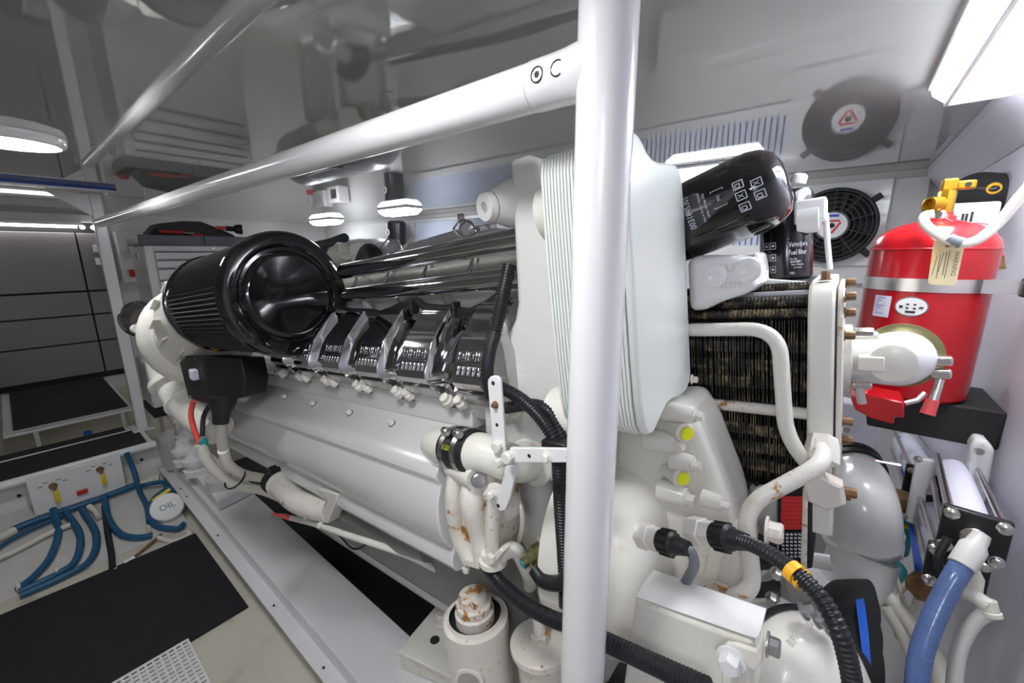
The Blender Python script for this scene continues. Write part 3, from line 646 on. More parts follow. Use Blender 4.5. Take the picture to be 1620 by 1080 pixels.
# chrome rails and black harness above the covers
MB().tube([EW(-.03,.635,1.010),EW(.66,.62,1.010)],.0215,24).build('chrome_pipe','chrome',en)
MB().tube([EW(-.03,.635,.940),EW(.66,.60,.940)],.0205,24).build('chrome_pipe','chrome',en)
MB().prism(*yz([(.70,.80),(.66,.90),(.72,.95),(1.0,.97),(1.2,.95),(1.24,.9),(1.2,.80)],-.75,.66)).build('air_plenum','casting',en,bevel=.02,seg=3)
tp=MB().ebox(-.10,.46,.80,1.08,.968,.990).build('intake_cover','tank',en,bevel=.012,seg=3)
MB().ebox(-.07,.43,.83,1.05,.990,.996).build('cover_panel','casting',tp,bevel=.004)
for xx in (-.085,.18,.445):
    for yy in (.815,1.065): MB().hexa(EW(xx,yy,.989),EZ,.010,.010).build('cover_bolt','zinc',tp)
for k,(yy,rr) in enumerate(((.755,.016),(1.125,.02))): MB().tube([EW(-.55,yy,.985),EW(.64,yy,.985)],rr,16).build('fuel_rail','cream',en)
for k in range(6):
    x=.57-.17*k
    MB().tube(curve([EW(x,.755,.99),EW(x+.02,.72,1.0),EW(x+.03,.68,.96),EW(x,.655,.92)],6),.005,8).build('fuel_line','steel',en)
    MB().lathe(EW(x,1.19,.93),EZ,[(0,.04),(.03,.04),(.035,.03)],20).build('far_injector','greyfoil',en)
for j in range(3): MB().tube(curve([EW(-.5,1.15+.02*j,.99),EW(-.2,1.12+.03*j,1.0),EW(.15,1.16+.02*j,1.0),EW(.5,1.12+.03*j,.99)],8),.007,8).build('harness','rubber',en)
MB().lathe(EW(-.30,.92,.96),EZ,[(0,.10),(.03,.10),(.05,.085),(.055,.05),(.09,.05),(.095,.04)],32).build('breather','cream',en)
MB().tube(curve([EW(-.30,.92,1.04),EW(-.30,.92,1.09),EW(-.40,.95,1.11),EW(-.55,1.0,1.06)],8),.03,16).build('breather_hose','rubber',en)
MB().ebox(.50,.65,.82,1.10,.95,1.04).build('thermostat_box','casting',en,bevel=.015,seg=3)
MB().tube(fillet([EW(.60,.88,1.04),EW(.60,.88,1.085),EW(.74,.88,1.085)],.03),.024,16).build('thermostat_pipe','cream',en)
for k in range(6): MB().lathe(EW(.56-.17*k,.655,.895),-EY*.6+EZ*.8,[(0,.014),(.02,.013),(.03,.008),(.045,.008)],12).build('injector','greyfoil',en)
for j,dz in enumerate((0,.012,-.010)):
    MB().tube(curve([W(535,487+j*2,Y=.60),W(585,498-j*3,Y=.60),W(615,492+j*2,Y=.60),W(655,475+j*4,Y=.60),W(672,484,Y=.60),W(720,497-j*4,Y=.60),W(765,484+j*5,Y=.61),W(800,460+j*8,Y=.62)],8),.009-.001*j,10).build('harness','rubber',en)
for bx,by in ((655,484),(722,490)): MB().box(W(bx,by,Y=.595),(.008,.022,.035),EX,EY,EZ).build('cable_tie','rubber',en,bevel=.002)
mb=conduit(MB(),curve([W(806,420,Y=.565),W(795,470,Y=.545),W(784,520,Y=.53),W(775,550,Y=.515),W(770,590,Y=.508),W(780,630,Y=.515)],14),.0125); mb.build('corrugated_conduit','conduit',en)
MB().tube(curve([W(784,525,Y=.524),W(775,555,Y=.511),W(771,590,Y=.503),W(778,628,Y=.508)],8),.0115,12).build('taped_harness','rubber',en)
conduit(MB(),curve([W(790,612,Y=.505),W(820,628,Y=.50),W(850,655,Y=.495),W(875,690,Y=.49),W(886,720,Y=.49)],14),.0110).build('corrugated_conduit','conduit',en)
conduit(MB(),curve([W(800,645,Y=.52),W(840,640,Y=.515),W(868,650,Y=.51),W(885,680,Y=.505),W(892,705,Y=.50)],14),.0105,.003).build('corrugated_conduit','conduit',en)
MB().box(W(884,705,Y=.485),(.045,.03,.022),EX,EY,EZ).build('conduit_clip','plastic',en,bevel=.003)
conduit(MB(),curve([W(884,715,Y=.50),W(888,800,Y=.50),W(893,880,Y=.50),W(896,960,Y=.49)],14),.0125,.0026).build('corrugated_conduit','conduit',en)
conduit(MB(),curve([W(768,892,Y=.46),W(795,925,Y=.455),W(830,955,Y=.45),W(870,977,Y=.45),W(905,990,Y=.45),W(980,1025,Y=.43),W(1060,1062,Y=.42),W(1120,1090,Y=.41)],14),.0125,.0024).build('corrugated_conduit','conduit',en)
MB().tube(curve([W(846,900,Y=.49),W(860,918,Y=.485),W(885,922,Y=.485),W(900,910,Y=.49)],8),.0125,14).build('sensor_cable','rubber',en)
# sensor under the front casting
q=W(868,862,Y=.54); d=(W(838,884,Y=.50)-q).normalized()
MB().lathe(q,d,[(-.03,.024),(0,.024),(.001,.020),(.012,.020),(.014,.026),(.016,.026)],6).build('sensor_nut','creamspot',en)
sn=MB().lathe(q+d*.014,d,[(0,.0165),(.02,.0165),(.022,.013),(.032,.013),(.036,.009),(.044,.009)],20).build('sensor','gasket',en)
MB().lathe(q+d*.046,d,[(0,.009),(.012,.009)],12).build('sensor_plug','plastic',sn); MB().lathe(q+d*.056,d,[(0,.007),(.004,.007)],12).build('sensor_seal','teal',sn)
# front plate casting
fp=[(803,252),(832,243),(852,250),(860,290),(868,340),(874,420),(882,520),(892,600),(905,660),(905,800),(893,870),(880,905),(868,880),(880,830),(878,780),(862,752),(838,745),(800,735),(775,690),(768,640),(780,600),(785,560),(800,530),(812,505),(816,480),(812,400),(808,320)]
MB().prism(*pxp(fp,.560,.74)).build('front_casting','casting',en,bevel=.012,seg=3)
MB().prism(*pxp([(770,565),(782,560),(786,720),(768,690),(764,630)],.548,.60)).build('casting_rib','casting',en,bevel=.004)
a0=W(768,328,Y=.530); a1=W(835,318,Y=.62); d=(a0-a1).normalized(); ln=(a0-a1).length
sp=MB().lathe(a1,d,[(0,.050),(ln*.5,.040),(ln*.85,.027),(ln-.004,.0245),(ln,.0235)],32).build('lifting_boss','casting',en)
MB().lathe(a0-d*.012,d,[(-.001,.0258),(.001,.0262),(.003,.0258)],32,False).build('boss_joint','dark',sp)
MB().lathe(a0+d*.0004,d,[(0,.0232),(.003,.0222),(.003,.0095),(-.002,.009)],28,False).build('boss_ring','casting',sp); MB().lathe(a0+d*.0005,d,[(0,.0095),(.0006,.0095)],20).build('boss_hole','hosegrey',sp)
MB().lathe(WL(886,335,.76),EX,[(-.02,.045),(.055,.045)],32).build('cooler_port','cream',en); MB().lathe(WL(886,335,.76),EX,[(.018,.0475),(.021,.0475)],32).build('port_gasket','dark',en)
MB().lathe(WL(905,655,.77),EX,[(-.03,.042),(.05,.042)],32).build('cooler_port','cream',en)
# plate cooler: a stack of thin plates
col=[(.600,.72),(.595,.80),(.592,.95),(.592,1.05),(.594,1.10),(.600,1.128),(.618,1.137),(.640,1.134),(.655,1.128),(.671,1.116),(.690,1.110),(.72,1.108),(.78,1.116),(.815,1.118),(.838,1.108),(.848,1.092),(.857,1.03),(.860,.90),(.864,.76),(.864,.715),(.855,.695),(.83,.684),(.79,.683),(.75,.690),(.715,.690),(.69,.680),(.668,.668),(.645,.660),(.622,.664),(.608,.682)]
KS=.80; lc0=L(CAMP)
col=[(y*KS,lc0.z+KS*(z-lc0.z)) for y,z in col]
npl=22; x0=lc0.x+KS*(.712-lc0.x); tk=.0105*13/22*KS
pts,v=yz(col,x0,x0+tk*.80)
cl=MB().prism(pts,v).build('cooler_plate','cooler',en,bevel=.0006,smooth=30)
copies(cl,[(tk*i,0,0) for i in range(1,npl)])
cy=sum(p[0] for p in col)/len(col); cz=sum(p[1] for p in col)/len(col)
MB().prism(*yz([(cy+(y-cy)*.975,cz+(z-cz)*.988) for y,z in col],x0+.002,x0+tk*npl-.002)).build('cooler_core','coolergap',en,smooth=30)
MB().prism(*yz([(y,z) for y,z in col],x0+tk*npl,x0+tk*npl+.012)).build('cooler_cover','cooler',en,bevel=.005,seg=3,smooth=30)
MB().hexa(WL(1094,600,x0+tk*npl+.012),EX,.006,.008).build('cover_bolt','creamspot',en)
# spin-on oil filters
def oilfilter(Yf,name,lettering):
    b=W(1072,357,Y=Yf); q=W(1236,287,Y=Yf); d=(q-b); ln=d.length; d.normalize(); r=.0625
    o=MB().lathe(b,d,[(-.06,r*.96),(0,r),(ln-.055,r),(ln-.03,r*.985),(ln-.012,r*.9),(ln+.002,r*.72),(ln+.008,r*.45),(ln+.009,.001)],56).build(name,'blackgloss',en)
    if lettering:
        tc_=(CAMP-(b+d*ln*.4)); f=on_cyl(b,d,tc_,r+.0003)
        # readable from the open end: letters run round the can
        mb=MB()
        def put(st,size,s,h,xs=.8):
            vs_,fs_=text2d(st,size); mb.add([f(s-x_*xs,h-y_) for x_,y_ in vs_],fs_)
        sg=SG
        put('0031845301',.0135,-.012,.038); put('Part No.',.006,-.034,.028)
        put('Made in Germany  Hergestellt',.0048,-.012,.056); put('oil filter cartridge  Huile',.0048,-.012,.063)
        def rect(s,h,w,hh,t=.0008):
            for a0_,b0_,ww,h2 in ((s,h+hh/2,w,t),(s,h-hh/2,w,t),(s-w/2,h,t,hh),(s+w/2,h,t,hh)):
                mb.add([f(a0_-ww/2,b0_-h2/2),f(a0_+ww/2,b0_-h2/2),f(a0_+ww/2,b0_+h2/2),f(a0_-ww/2,b0_+h2/2)],[(0,1,2,3)])
        rect(-.014,.082,.026,.017); put('3901',.006,-.014,.082)
        for i,(s,h) in enumerate(((-.020,.110),(-.004,.110),(.013,.110),(-.012,.132),(.005,.132))):
            rect(s,h,.011,.013,.0013)
            if i%2==0: rect(s+.001,h-.001,.005,.006,.0012)
            else: put('X',.011,s,h)
        mb.build('lettering','printwhite',o,smooth=0)
    return o
SG=1
oilfilter(.745,'oil_filter',True); oilfilter(.89,'oil_filter',False)
MB().lathe(W(1060,362,Y=.82),W(1090,350,Y=.82)-W(1060,362,Y=.82),[(-.06,.10),(-.02,.10)],40).build('filter_head','cream',en)
# white housing with cast lettering below the oil filters
hs=[(1085,410),(1105,404),(1150,403),(1178,408),(1192,420),(1197,450),(1190,462),(1165,470),(1140,478),(1115,490),(1090,494)]
ho=MB().prism(*pxp(hs,.70,.82)).build('oil_housing','white',en,bevel=.016,seg=4)
for cx,cy_ in ((1131,436),(1182,428)): MB().lathe(W(cx,cy_,Y=.6995),-EY,[(-.003,.018),(.001,.018),(.003,.014),(.003,.009),(.001,.006)],28).build('cast_ring','white',ho)
mb=MB(); text_flat(mb,'LUB',.019,W(1156,424,Y=.698),EX,EZ); text_flat(mb,'ELEM',.013,W(1156,451,Y=.698),EX,EZ)
mb.build('cast_lettering','greywhite',ho,smooth=0)
# fuel filter bracket, fuel filter
MB().prism(*pxp([(1200,428),(1200,468),(1285,468),(1300,447),(1215,441),(1215,428)],.80,.81)).build('filter_bracket','white',en,bevel=.002)
MB().prism([W(1200,468,Y=.80),W(1285,468,Y=.80),W(1310,440,Y=.98),W(1230,440,Y=.98)],EZ*-.004).build('bracket_tray','white',en,bevel=.001)
MB().prism(*pxp([(1192,398),(1200,402),(1205,430),(1200,470),(1192,440)],.80,1.0)).build('bracket_side','cream',en,bevel=.002)
fb_=W(1243,443,Y=.92); fr_=.041; ft=fb_+EZ*.155
ff=MB().lathe(fb_,EZ,[(-.001,.030),(0,.036),(.006,fr_),(.15,fr_),(.158,.036)],44).build('fuel_filter','blackfilter',en)
f=on_cyl(fb_,EZ,CAMP-fb_,fr_+.0003)
def fput(mb,st,size,s,h,xs=.62):
    vs_,fs_=text2d(st,size); mb.add([f(s+x_*xs,h+y_) for x_,y_ in vs_],fs_)
mb=MB(); fput(mb,'Valvoljore',.0125,.020,.063); fput(mb,'Fuel filter',.0125,.019,.049); fput(mb,'Part No.',.005,.012,.038); fput(mb,'0020922801',.0055,.015,.033); fput(mb,'Made in Germany',.0045,.018,.028); fput(mb,'see manual',.0045,.018,.023); fput(mb,'3901',.007,.010,.013)
mb.add([f(.004,.072),f(.036,.072),f(.036,.0735),f(.004,.0735)],[(0,1,2,3)])
for i in range(3):
    for s in (-.032,-.020):
        h=.022+.021*i
        for a0_,b0_,ww,h2 in ((s,h+.0055,.009,.0008),(s,h-.0055,.009,.0008),(s-.0045,h,.0008,.011),(s+.0045,h,.0008,.011),(s,h,.004,.004)): mb.add([f(a0_-ww/2,b0_-h2/2),f(a0_+ww/2,b0_-h2/2),f(a0_+ww/2,b0_+h2/2),f(a0_-ww/2,b0_+h2/2)],[(0,1,2,3)])
mb.build('lettering','printwhite',ff,smooth=0)
MB().box(W(1283,335,Y=.90),(.045,.05,.04),EX,EY,EZ).build('filter_valve','white',en,bevel=.004)
MB().lathe(W(1262,345,Y=.90),EX,[(0,.028),(.03,.028),(.035,.02)],24).build('valve_body','white',en)
MB().lathe(W(1262,290,Y=.90),EX*.3+EZ,[(0,.012),(.012,.012),(.016,.008)],14).build('bleed_screw','white',en)
MB().tube([W(1306,338,Y=.89),W(1309,385,Y=.89),W(1313,426,Y=.89)],.0045,12).build('valve_handle','white',en)
# finned heat exchanger at the front
hx0,hx1=.885,1.066
mb=MB(); nf=46
for k in range(nf):
    x=hx0+(hx1-hx0)*k/(nf-1); j=random.uniform(-.0012,.0012)
    mb.ebox(x-.0006+j,x+.0006+j,.745,1.0,.700,.835); mb.ebox(x-.0006-j,x+.0006-j,.745,1.0,.56,.683)
    for zz in (.725,.755,.785,.585,.615,.645):   # staggered fin lips
        mb.ebox(x-.0013+j,x+.0013+j,.743+random.uniform(-.002,.002),.748,zz,zz+.018)
mb.build('fin_stack','fin',en,smooth=0,kind='stuff')
MB().ebox(hx0,hx1,.77,1.0,.55,.84).build('core_block','dark',en,smooth=0)
MB().tube([EW(hx0-.03,.748,.690),EW(hx1,.748,.690)],.0095,14,sx=1.0).build('divider_bar','creamspot',en)
for k,(yy,zz,rr) in enumerate(((.752,.846,.008),(.765,.862,.009),(.785,.872,.010),(.80,.882,.008))):
    if k==2: MB().tube([EW(hx0-.02,yy,zz),EW(hx1+.01,yy,zz)],.0065,12).build('top_pipe','greyfoil',en)
    else:
        conduit(MB(),[EW(hx0-.02,yy,zz).lerp(EW(hx1+.01,yy,zz),t/20) for t in range(21)],rr,.002,10,.2).build('finned_tube','fin',en)
MB().ebox(hx0-.01,hx1,.80,1.0,.835,.89).build('top_plate','dark',en,smooth=0)
MB().tube([EW(hx0-.01,.755,.549),EW(hx1,.755,.549)],.013,14).build('bottom_rail','plastic',en)
ep=[(.735,.545),(.735,.845),(.745,.872),(.765,.888),(.80,.892),(.99,.892),(.99,.545)]
MB().prism(*yz(ep,1.066,1.098)).build('end_plate','cream',en,bevel=.004)
MB().prism(*yz([(.74,.56),(.74,.84),(.77,.882),(.98,.882),(.98,.56)],1.1005,1.108)).build('end_gasket_plate','creamspot',en,bevel=.002)
for yy,zz in ((.752,.868),(.752,.845),(.752,.812),(.752,.655),(.752,.683),(.752,.565),(.80,.885)):
    MB().hexa(EW(1.108,yy,zz),EX,.0062,.011,True,8).build('plate_bolt','bronze',en)
MB().hexa(EW(1.085,.775,.892),EZ,.006,.012).build('plate_bolt','bronze',en)
# outlet elbow with clamp ring
fl0=W(1335,566,Y=.845); 
MB().lathe(EW(1.103,.845,L(fl0).z),EX,[(0,.055),(.014,.055),(.016,.051)],36).build('outlet_flange','cream',en)
lz=L(fl0).z; r=.038
path=fillet([EW(1.112,.845,lz),EW(1.178,.845,lz),EW(1.178,.94,lz)],.05,14)
oe=MB().tube(path,r,28,rf=lambda i:r+.004*math.sin(i/len(path)*3.14)).build('outlet_elbow','white',en)
MB().lathe(W(1412,574,Y=.803),-EY,[(-.02,.028),(.004,.028),(.006,.025)],32).build('elbow_boss','cream',oe)
MB().box(W(1378,574,Y=.800),(.030,.02,.022),EX,EY,EZ).build('elbow_pad','cream',oe,bevel=.002)
MB().box(W(1370,532,Y=.84),(.03,.025,.012),EX,EY,EZ).build('elbow_lug','cream',oe,bevel=.002)
MB().lathe(EW(1.178,.874,lz),EY,[(0,.040),(.004,.0505),(.012,.0505),(.016,.040)],40).build('clamp_ring','gasket',oe)
kx=EW(1.262,.888,lz)
MB().cyl(W(1470,545,Y=.88),W(1487,612,Y=.86),.004,12).build('clamp_bolt','steel',oe)
MB().tube([W(1487,600,Y=.86),W(1476,636,Y=.85)],.0055,12).build('clamp_thread','steel',oe)
for bx,by in ((1490,570),(1488,590)): MB().box(W(bx,by,Y=.865),(.022,.02,.014),EX,EY,EZ).build('clamp_lug','steel',oe,bevel=.003)
MB().tube([W(1476,632,Y=.85),W(1467,655,Y=.845)],.0085,14,rf=lambda i:(.0075,.009)[i]).build('red_tip','pinkred',oe)
for bx,by in ((1351,525),(1352,608)): MB().hexa(EW(1.12,.80,L(W(bx,by,Y=.80)).z),EX,.007,.02,True).build('flange_stud','steel',en)
MB().tube([W(1358,612,Y=.80),W(1364,638,Y=.80)],.006,10).build('flange_wire','steel',en)
# fuel pipes in front of the fins
MB().tube(fillet([W(1075,522,Y=.700),W(1232,520,Y=.700),W(1243,690,Y=.69),W(1292,752,Y=.70)],.042,10),.0105,18).build('steel_pipe','cream',en)
MB().tube(fillet([W(1300,708,Y=.70),W(1300,735,Y=.66),W(1178,800,Y=.61),W(1192,935,Y=.58),W(1140,950,Y=.57)],.035,10),.0115,18).build('steel_pipe','creamspot',en)
qn=W(1300,712,Y=.705); MB().lathe(qn,EY*-.6-EZ*.7,[(-.02,.018),(-.004,.021),(.018,.021),(.020,.017)],6).build('union_nut','creamspot',en)
MB().lathe(W(1305,770,Y=.715),-EY,[(0,.026),(.022,.026),(.025,.022)],6).build('banjo_nut','creamspot',en)
MB().hexa(W(1325,775,Y=.72),EX,.008,.02,True,8).build('banjo_bolt','bronze',en)
MB().ebox(1.06,1.10,.735,.80,.50,.56).build('plate_foot','cream',en,bevel=.004)
MB().lathe(W(1150,946,Y=.575),EX*-.85-EZ*.2,[(-.005,.015),(.012,.020),(.024,.018)],8).build('union_nut','creamrust',en)
# timing cover with bolt bosses and yellow caps
tc0=[(975,640),(1085,640),(1112,690),(1150,790),(1180,900),(1160,960),(1000,960),(960,800)]
MB().prism(*pxp(tc0,.620,.75)).build('timing_cover','cream',en,bevel=.015,seg=3)
for bx,by,rr,l_ in ((1098,658,.012,.035),(1068,705,.013,.035),(1095,737,.012,.02),(1085,790,.014,.03),(1140,800,.010,.015)):
    e1=W(bx,by,Y=.600); b=MB().lathe(e1-EX*l_+EY*.010,EX-EY*.12,[(-.012,rr*1.35),(l_*.6,rr*1.15),(l_*.95,rr*1.05),(l_,rr*.95)],18).build('bolt_boss','cream',en); MB().hexa(e1+EY*.004,EX-EY*.12,rr*.62,.010,True).build('bolt','creamspot',b)
for bx,by in ((1087,686),(1081,757)): MB().lathe(W(bx,by,Y=.606),EX*.75-EY*.65,[(-.04,.017),(-.004,.0155),(-.002,.012),(0,.0115)],20).build('boss','cream',en); MB().lathe(W(bx,by,Y=.605),EX*.75-EY*.65,[(0,.0105),(.002,.0095)],20).build('yellow_plug','yellowcap',en)
# domed housing behind the post
dz=EW(.80,.60,.44); 
MB().lathe(EW(.715,.675,.42),EX,[(0,.19),(.09,.19),(.125,.182),(.155,.165),(.172,.14),(.178,.09),(.18,.001)],64).build('gear_housing','cream',en)
# sensor plugs on the housing
def plug(p,d,sc=1.0,cable=None,name='speed_sensor'):
    d=V(d).normalized(); s=MB().lathe(p,d,[(-.02*sc,.021*sc),(0,.021*sc),(.001,.0185*sc),(.018*sc,.0185*sc)],6).build(name,'creamspot',en)
    n=28; prof=[(.018*sc,.017*sc),(.022*sc,.0185*sc),(.040*sc,.0185*sc),(.044*sc,.014*sc),(.058*sc,.012*sc),(.066*sc,.0105*sc)]
    MB().lathe(p,d,prof,n).build('plug','plastic',s)
    for k in range(12):
        a=2*math.pi*k/12; dd,u,w=axes(d); q=p+d*.031*sc+(u*math.cos(a)+w*math.sin(a))*.0185*sc
        MB().box(q,(.018*sc,.004*sc,.003*sc),d,(u*-math.sin(a)+w*math.cos(a)),(u*math.cos(a)+w*math.sin(a))).build('grip_rib','plastic',s)
    return s
p1=W(1030,850,Y=.50); plug(p1,W(1090,868,Y=.485)-p1,.86)
MB().tube(curve([W(1072,863,Y=.489),W(1092,872,Y=.49),W(1098,895,Y=.50),W(1085,920,Y=.52),W(1080,938,Y=.54)],8),.0065,12).build('braided_cable','toolgrey',en)
p2=W(1112,842,Y=.545); plug(p2,W(1185,858,Y=.525)-p2,.95)
conduit(MB(),curve([W(1165,853,Y=.53),W(1200,866,Y=.505),W(1240,890,Y=.485),W(1275,920,Y=.47),W(1305,955,Y=.46),W(1330,1005,Y=.45),W(1345,1060,Y=.45),W(1352,1110,Y=.45)],16),.0090,.0022).build('corrugated_conduit','conduit',en)
d=W(1275,920,Y=.47)-W(1250,898,Y=.48)
for bx,by in ((1256,905),(1266,914)): MB().lathe(W(bx,by,Y=.4765),d,[(-.0045,.0095),(-.0045,.0112),(.0045,.0112),(.0045,.0095)],24,False).build('yellow_clip','orangeclip',en)
# channel beam with bracket and fuel pump dome at the lower right
bq=[W(1015,925,Y=.47),W(1205,1000,Y=.44),W(1198,1030,Y=.44),W(1205,1110,Y=.44),W(985,1110,Y=.47),W(995,990,Y=.47)]
MB().prism([W(1015,925,Y=.49),W(1207,1000,Y=.455),W(1195,1012,Y=.44),W(1002,945,Y=.47)],(0,.045,-.004)).build('channel_flange','white',en,bevel=.003)
MB().prism([W(1004,945,Y=.473),W(1193,1014,Y=.443),W(1193,1120,Y=.443),W(980,1120,Y=.473)],(0,.05,0)).build('channel_web','cream',en,bevel=.008)
kb=MB().prism(*pxp([(1142,1026),(1150,1018),(1165,1020),(1195,1030),(1207,1005),(1207,1045),(1195,1062),(1172,1050),(1172,1095),(1142,1095)],.428,.434)).build('bracket','creamspot',en,bevel=.0015)
MB().hexa(W(1157,1042,Y=.428),-EY,.011,.012,True).build('bolt','white',kb)
MB().hexa(W(1213,1018,Y=.44),EX,.009,.010,True,8).build('bolt','zinc',kb)
pc=W(1262,1075,Y=.60); pd=(EX*.72-EY*.60+EZ*.30).normalized()
MB().lathe(pc,pd,[(-.06,.088),(.0,.088),(.03,.082),(.05,.066),(.062,.04),(.067,.001)],48).build('pump_dome','cream',en)
MB().lathe(pc,pd,[(-.006,.090),(-.006,.0935),(.004,.0935),(.004,.090)],48,False).build('dome_band','rubber',en)
mb=MB(); dom=pc+pd*.051
text_flat(mb,'BF-7520',.013,W(1262,1000,Y=.575)+pd*.004,(EX*.5+EZ*.75+EY*.3),(EZ*.55-EX*.7)); mb.build('dome_lettering','greywhite',en,smooth=0)
for bx,by in ((1270,965),(1290,978),(1308,992)): MB().hexa(W(bx,by,Y=.60),EX*.8+EZ*.5,.009,.014,True).build('band_bolt','zinc',en)
# ribbed hose with clips and belt drive
hb0=W(1145,935,Y=.66); hb1=W(1225,930,Y=.66)
rh=MB().lathe(W(1180,880,Y=.68),EZ*-1+EX*.02,[(-.02,.045),(.12,.045)],32).build('water_hose','rubber',en)
for h in (-.01,.035,.075): MB().lathe(W(1180,880,Y=.68),EZ*-1+EX*.02,[(h,.0455),(h,.047),(h+.018,.047),(h+.018,.0455)],32,False).build('hose_clip','brushed',rh)
for bx,by in ((1147,882),(1230,905),(1222,945),(1150,925)): MB().hexa(W(bx,by,Y=.635),-EY,.007,.01,True).build('clip_bolt','zinc',en)
MB().prism(*pxp([(1125,860),(1140,850),(1148,872),(1128,930),(1122,960),(1108,958),(1110,915)],.60,.63)).build('clamp_plate','creamspot',en,bevel=.003)
MB().hexa(W(1115,935,Y=.60),-EY*.5+EX*.8,.010,.012,True).build('clamp_bolt','cream',en)
MB().prism(*pxp([(1230,770),(1285,770),(1285,900),(1232,900)],.73,.82)).build('belt_guard','dark',en,bevel=.003)
bl=MB().prism(*pxp([(1236,786),(1270,786),(1268,838),(1234,838)],.722,.727)).build('belt_cover','redplastic',en,bevel=.001)
mb=MB()
for i in range(5):
    for j in range(7): mb.box(W(1241+i*6.2,791+j*6.6,Y=.7205),(.0035,.002,.0022),EX,EY,EZ)
mb.build('cover_perforation','printred',bl,smooth=0,kind='stuff')
for k in range(5):
    MB().prism(*pxp([(1237+k*6.5,840),(1241.5+k*6.5,840),(1241+k*6.5,885),(1236.5+k*6.5,885)],.722,.728)).build('belt_rib','rubber',en)
    mb=MB()
    for j in range(7): mb.box(W(1239+k*6.5,845+j*5.8,Y=.7205),(.0035,.002,.0025),EX,EY,EZ)
    mb.build('belt_print','printwhite',en,smooth=0,kind='stuff')
MB().prism(*pxp([(1270,775),(1278,775),(1276,905),(1266,905)],.72,.76)).build('guard_edge','creamrust',en,bevel=.001)
MB().hexa(W(1212,838,Y=.60),EX,.014,.016,True,8).build('pulley_bolt','creamspot',en)
MB().lathe(W(1160,838,Y=.635),EX,[(0,.018),(.03,.018)],20).build('pulley_boss','creamrust',en)
MB().lathe(W(1200,775,Y=.74),EX*.6-EY*.8,[(0,.016),(.012,.016)],18).build('pulley_nut','steel',en)
MB().prism(*pxp([(1140,760),(1235,765),(1230,870),(1150,870)],.75,.80)).build('front_cover','casting',en,bevel=.006)
# turbocharger volute at the aft end
fa=W(352,480,D=1.36); fb2=W(462,466,D=1.12); ax=(fb2-fa).normalized()
up_=(EZ-ax*EZ.dot(ax)).normalized(); sd=ax.cross(up_)
tC=W(318,528,D=1.52)
ring=[tC+(up_*math.cos(2*math.pi*k/35)+sd*math.sin(2*math.pi*k/35))*.135 for k in range(36)]
MB().tube(ring,.055,18,rf=lambda i:.046+.014*i/35).build('turbo_volute','cream',en)
c2=fa-ax*.012
tb=MB().loft([[c+(up_*math.cos(2*math.pi*k/48)+sd*math.sin(2*math.pi*k/48))*r for k in range(48)] for c,r in ((tC-ax*.05,.09),(tC-ax*.04,.125),(tC+ax*.03,.150),(tC.lerp(c2,.45),.156),(c2,.140))]).build('turbo_housing','cream',en)
for k in range(16):
    a=2*math.pi*k/16; q=(up_*math.cos(a)+sd*math.sin(a)); p_=tC.lerp(c2,.55)+q*.152; dd=(c2-tC).normalized()
    MB().box(p_,(.07,.006,.03),dd,dd.cross(q).normalized(),q).build('housing_rib','cream',tb,bevel=.002)
MB().box(W(338,545,D=1.30),(.045,.03,.004),RT*.85-UP*.5,UP*.85+RT*.5,FW).build('type_plate','brass',tb)
# volute outlet running down to the charge air pipe
vo=curve([W(262,545,D=1.56),W(268,585,D=1.56),W(285,622,D=1.54),W(312,655,D=1.50),W(345,680,D=1.46)],8)
MB().tube(vo,.075,24,rf=lambda i:.066-.0003*i).build('turbo_outlet','cream',en)
d=(vo[14]-vo[12]).normalized(); MB().lathe(vo[12],d,[(-.012,.078),(.012,.078)],28).build('outlet_flange','cream',en,bevel=.004)
d=(vo[20]-vo[18]).normalized(); MB().lathe(vo[19],d,[(-.006,.068),(.006,.068)],28).build('outlet_band','white',en,bevel=.003)
ms=W(225,480,D=1.80)
MB().lathe(W(228,505,D=1.75),V((-1,-.15,0)),[(-.05,.06),(0,.07),(.03,.078),(.05,.072)],36).build('exhaust_neck','chromedull',en)
MB().lathe(W(219,520,D=1.60),-ax-EY*.3,[(0,.02),(.02,.018)],12).build('volute_bolt','cream',en)
# air filter: pleated body between two rims with a dished cap
axn=(fb2-fa).normalized(); ln=(fb2-fa).length; R0,R1=.150,.163
mb=MB(); n=150; rings=[]
for h,r in ((.012,R0),(ln-.03,R1*.98)):
    dd,u,w=axes(axn); rings.append([fa+axn*h+(u*math.cos(2*math.pi*i/n)+w*math.sin(2*math.pi*i/n))*(r+(.004 if i%2 else -.009)) for i in range(n)])
mb.loft(rings); mb.build('filter_pleats','pleat',en,smooth=0)
MB().lathe(fa,axn,[(-.012,R0*.9),(-.012,R0+.004),(0,R0+.009),(.014,R0+.008),(.018,R0+.001)],64).build('filter_rim','blackgloss',en)
MB().lathe(fa+axn*(ln-.035),axn,[(0,R1),(.004,R1+.010),(.024,R1+.010),(.034,R1+.004),(.038,R1-.010),(.036,R1-.026),(.026,R1-.034),(.026,R1-.042),(.034,R1-.050),(.036,R1-.054),(.034,R1-.060),(.033,.05),(.033,.001)],72).build('filter_cap','blackgloss',en)
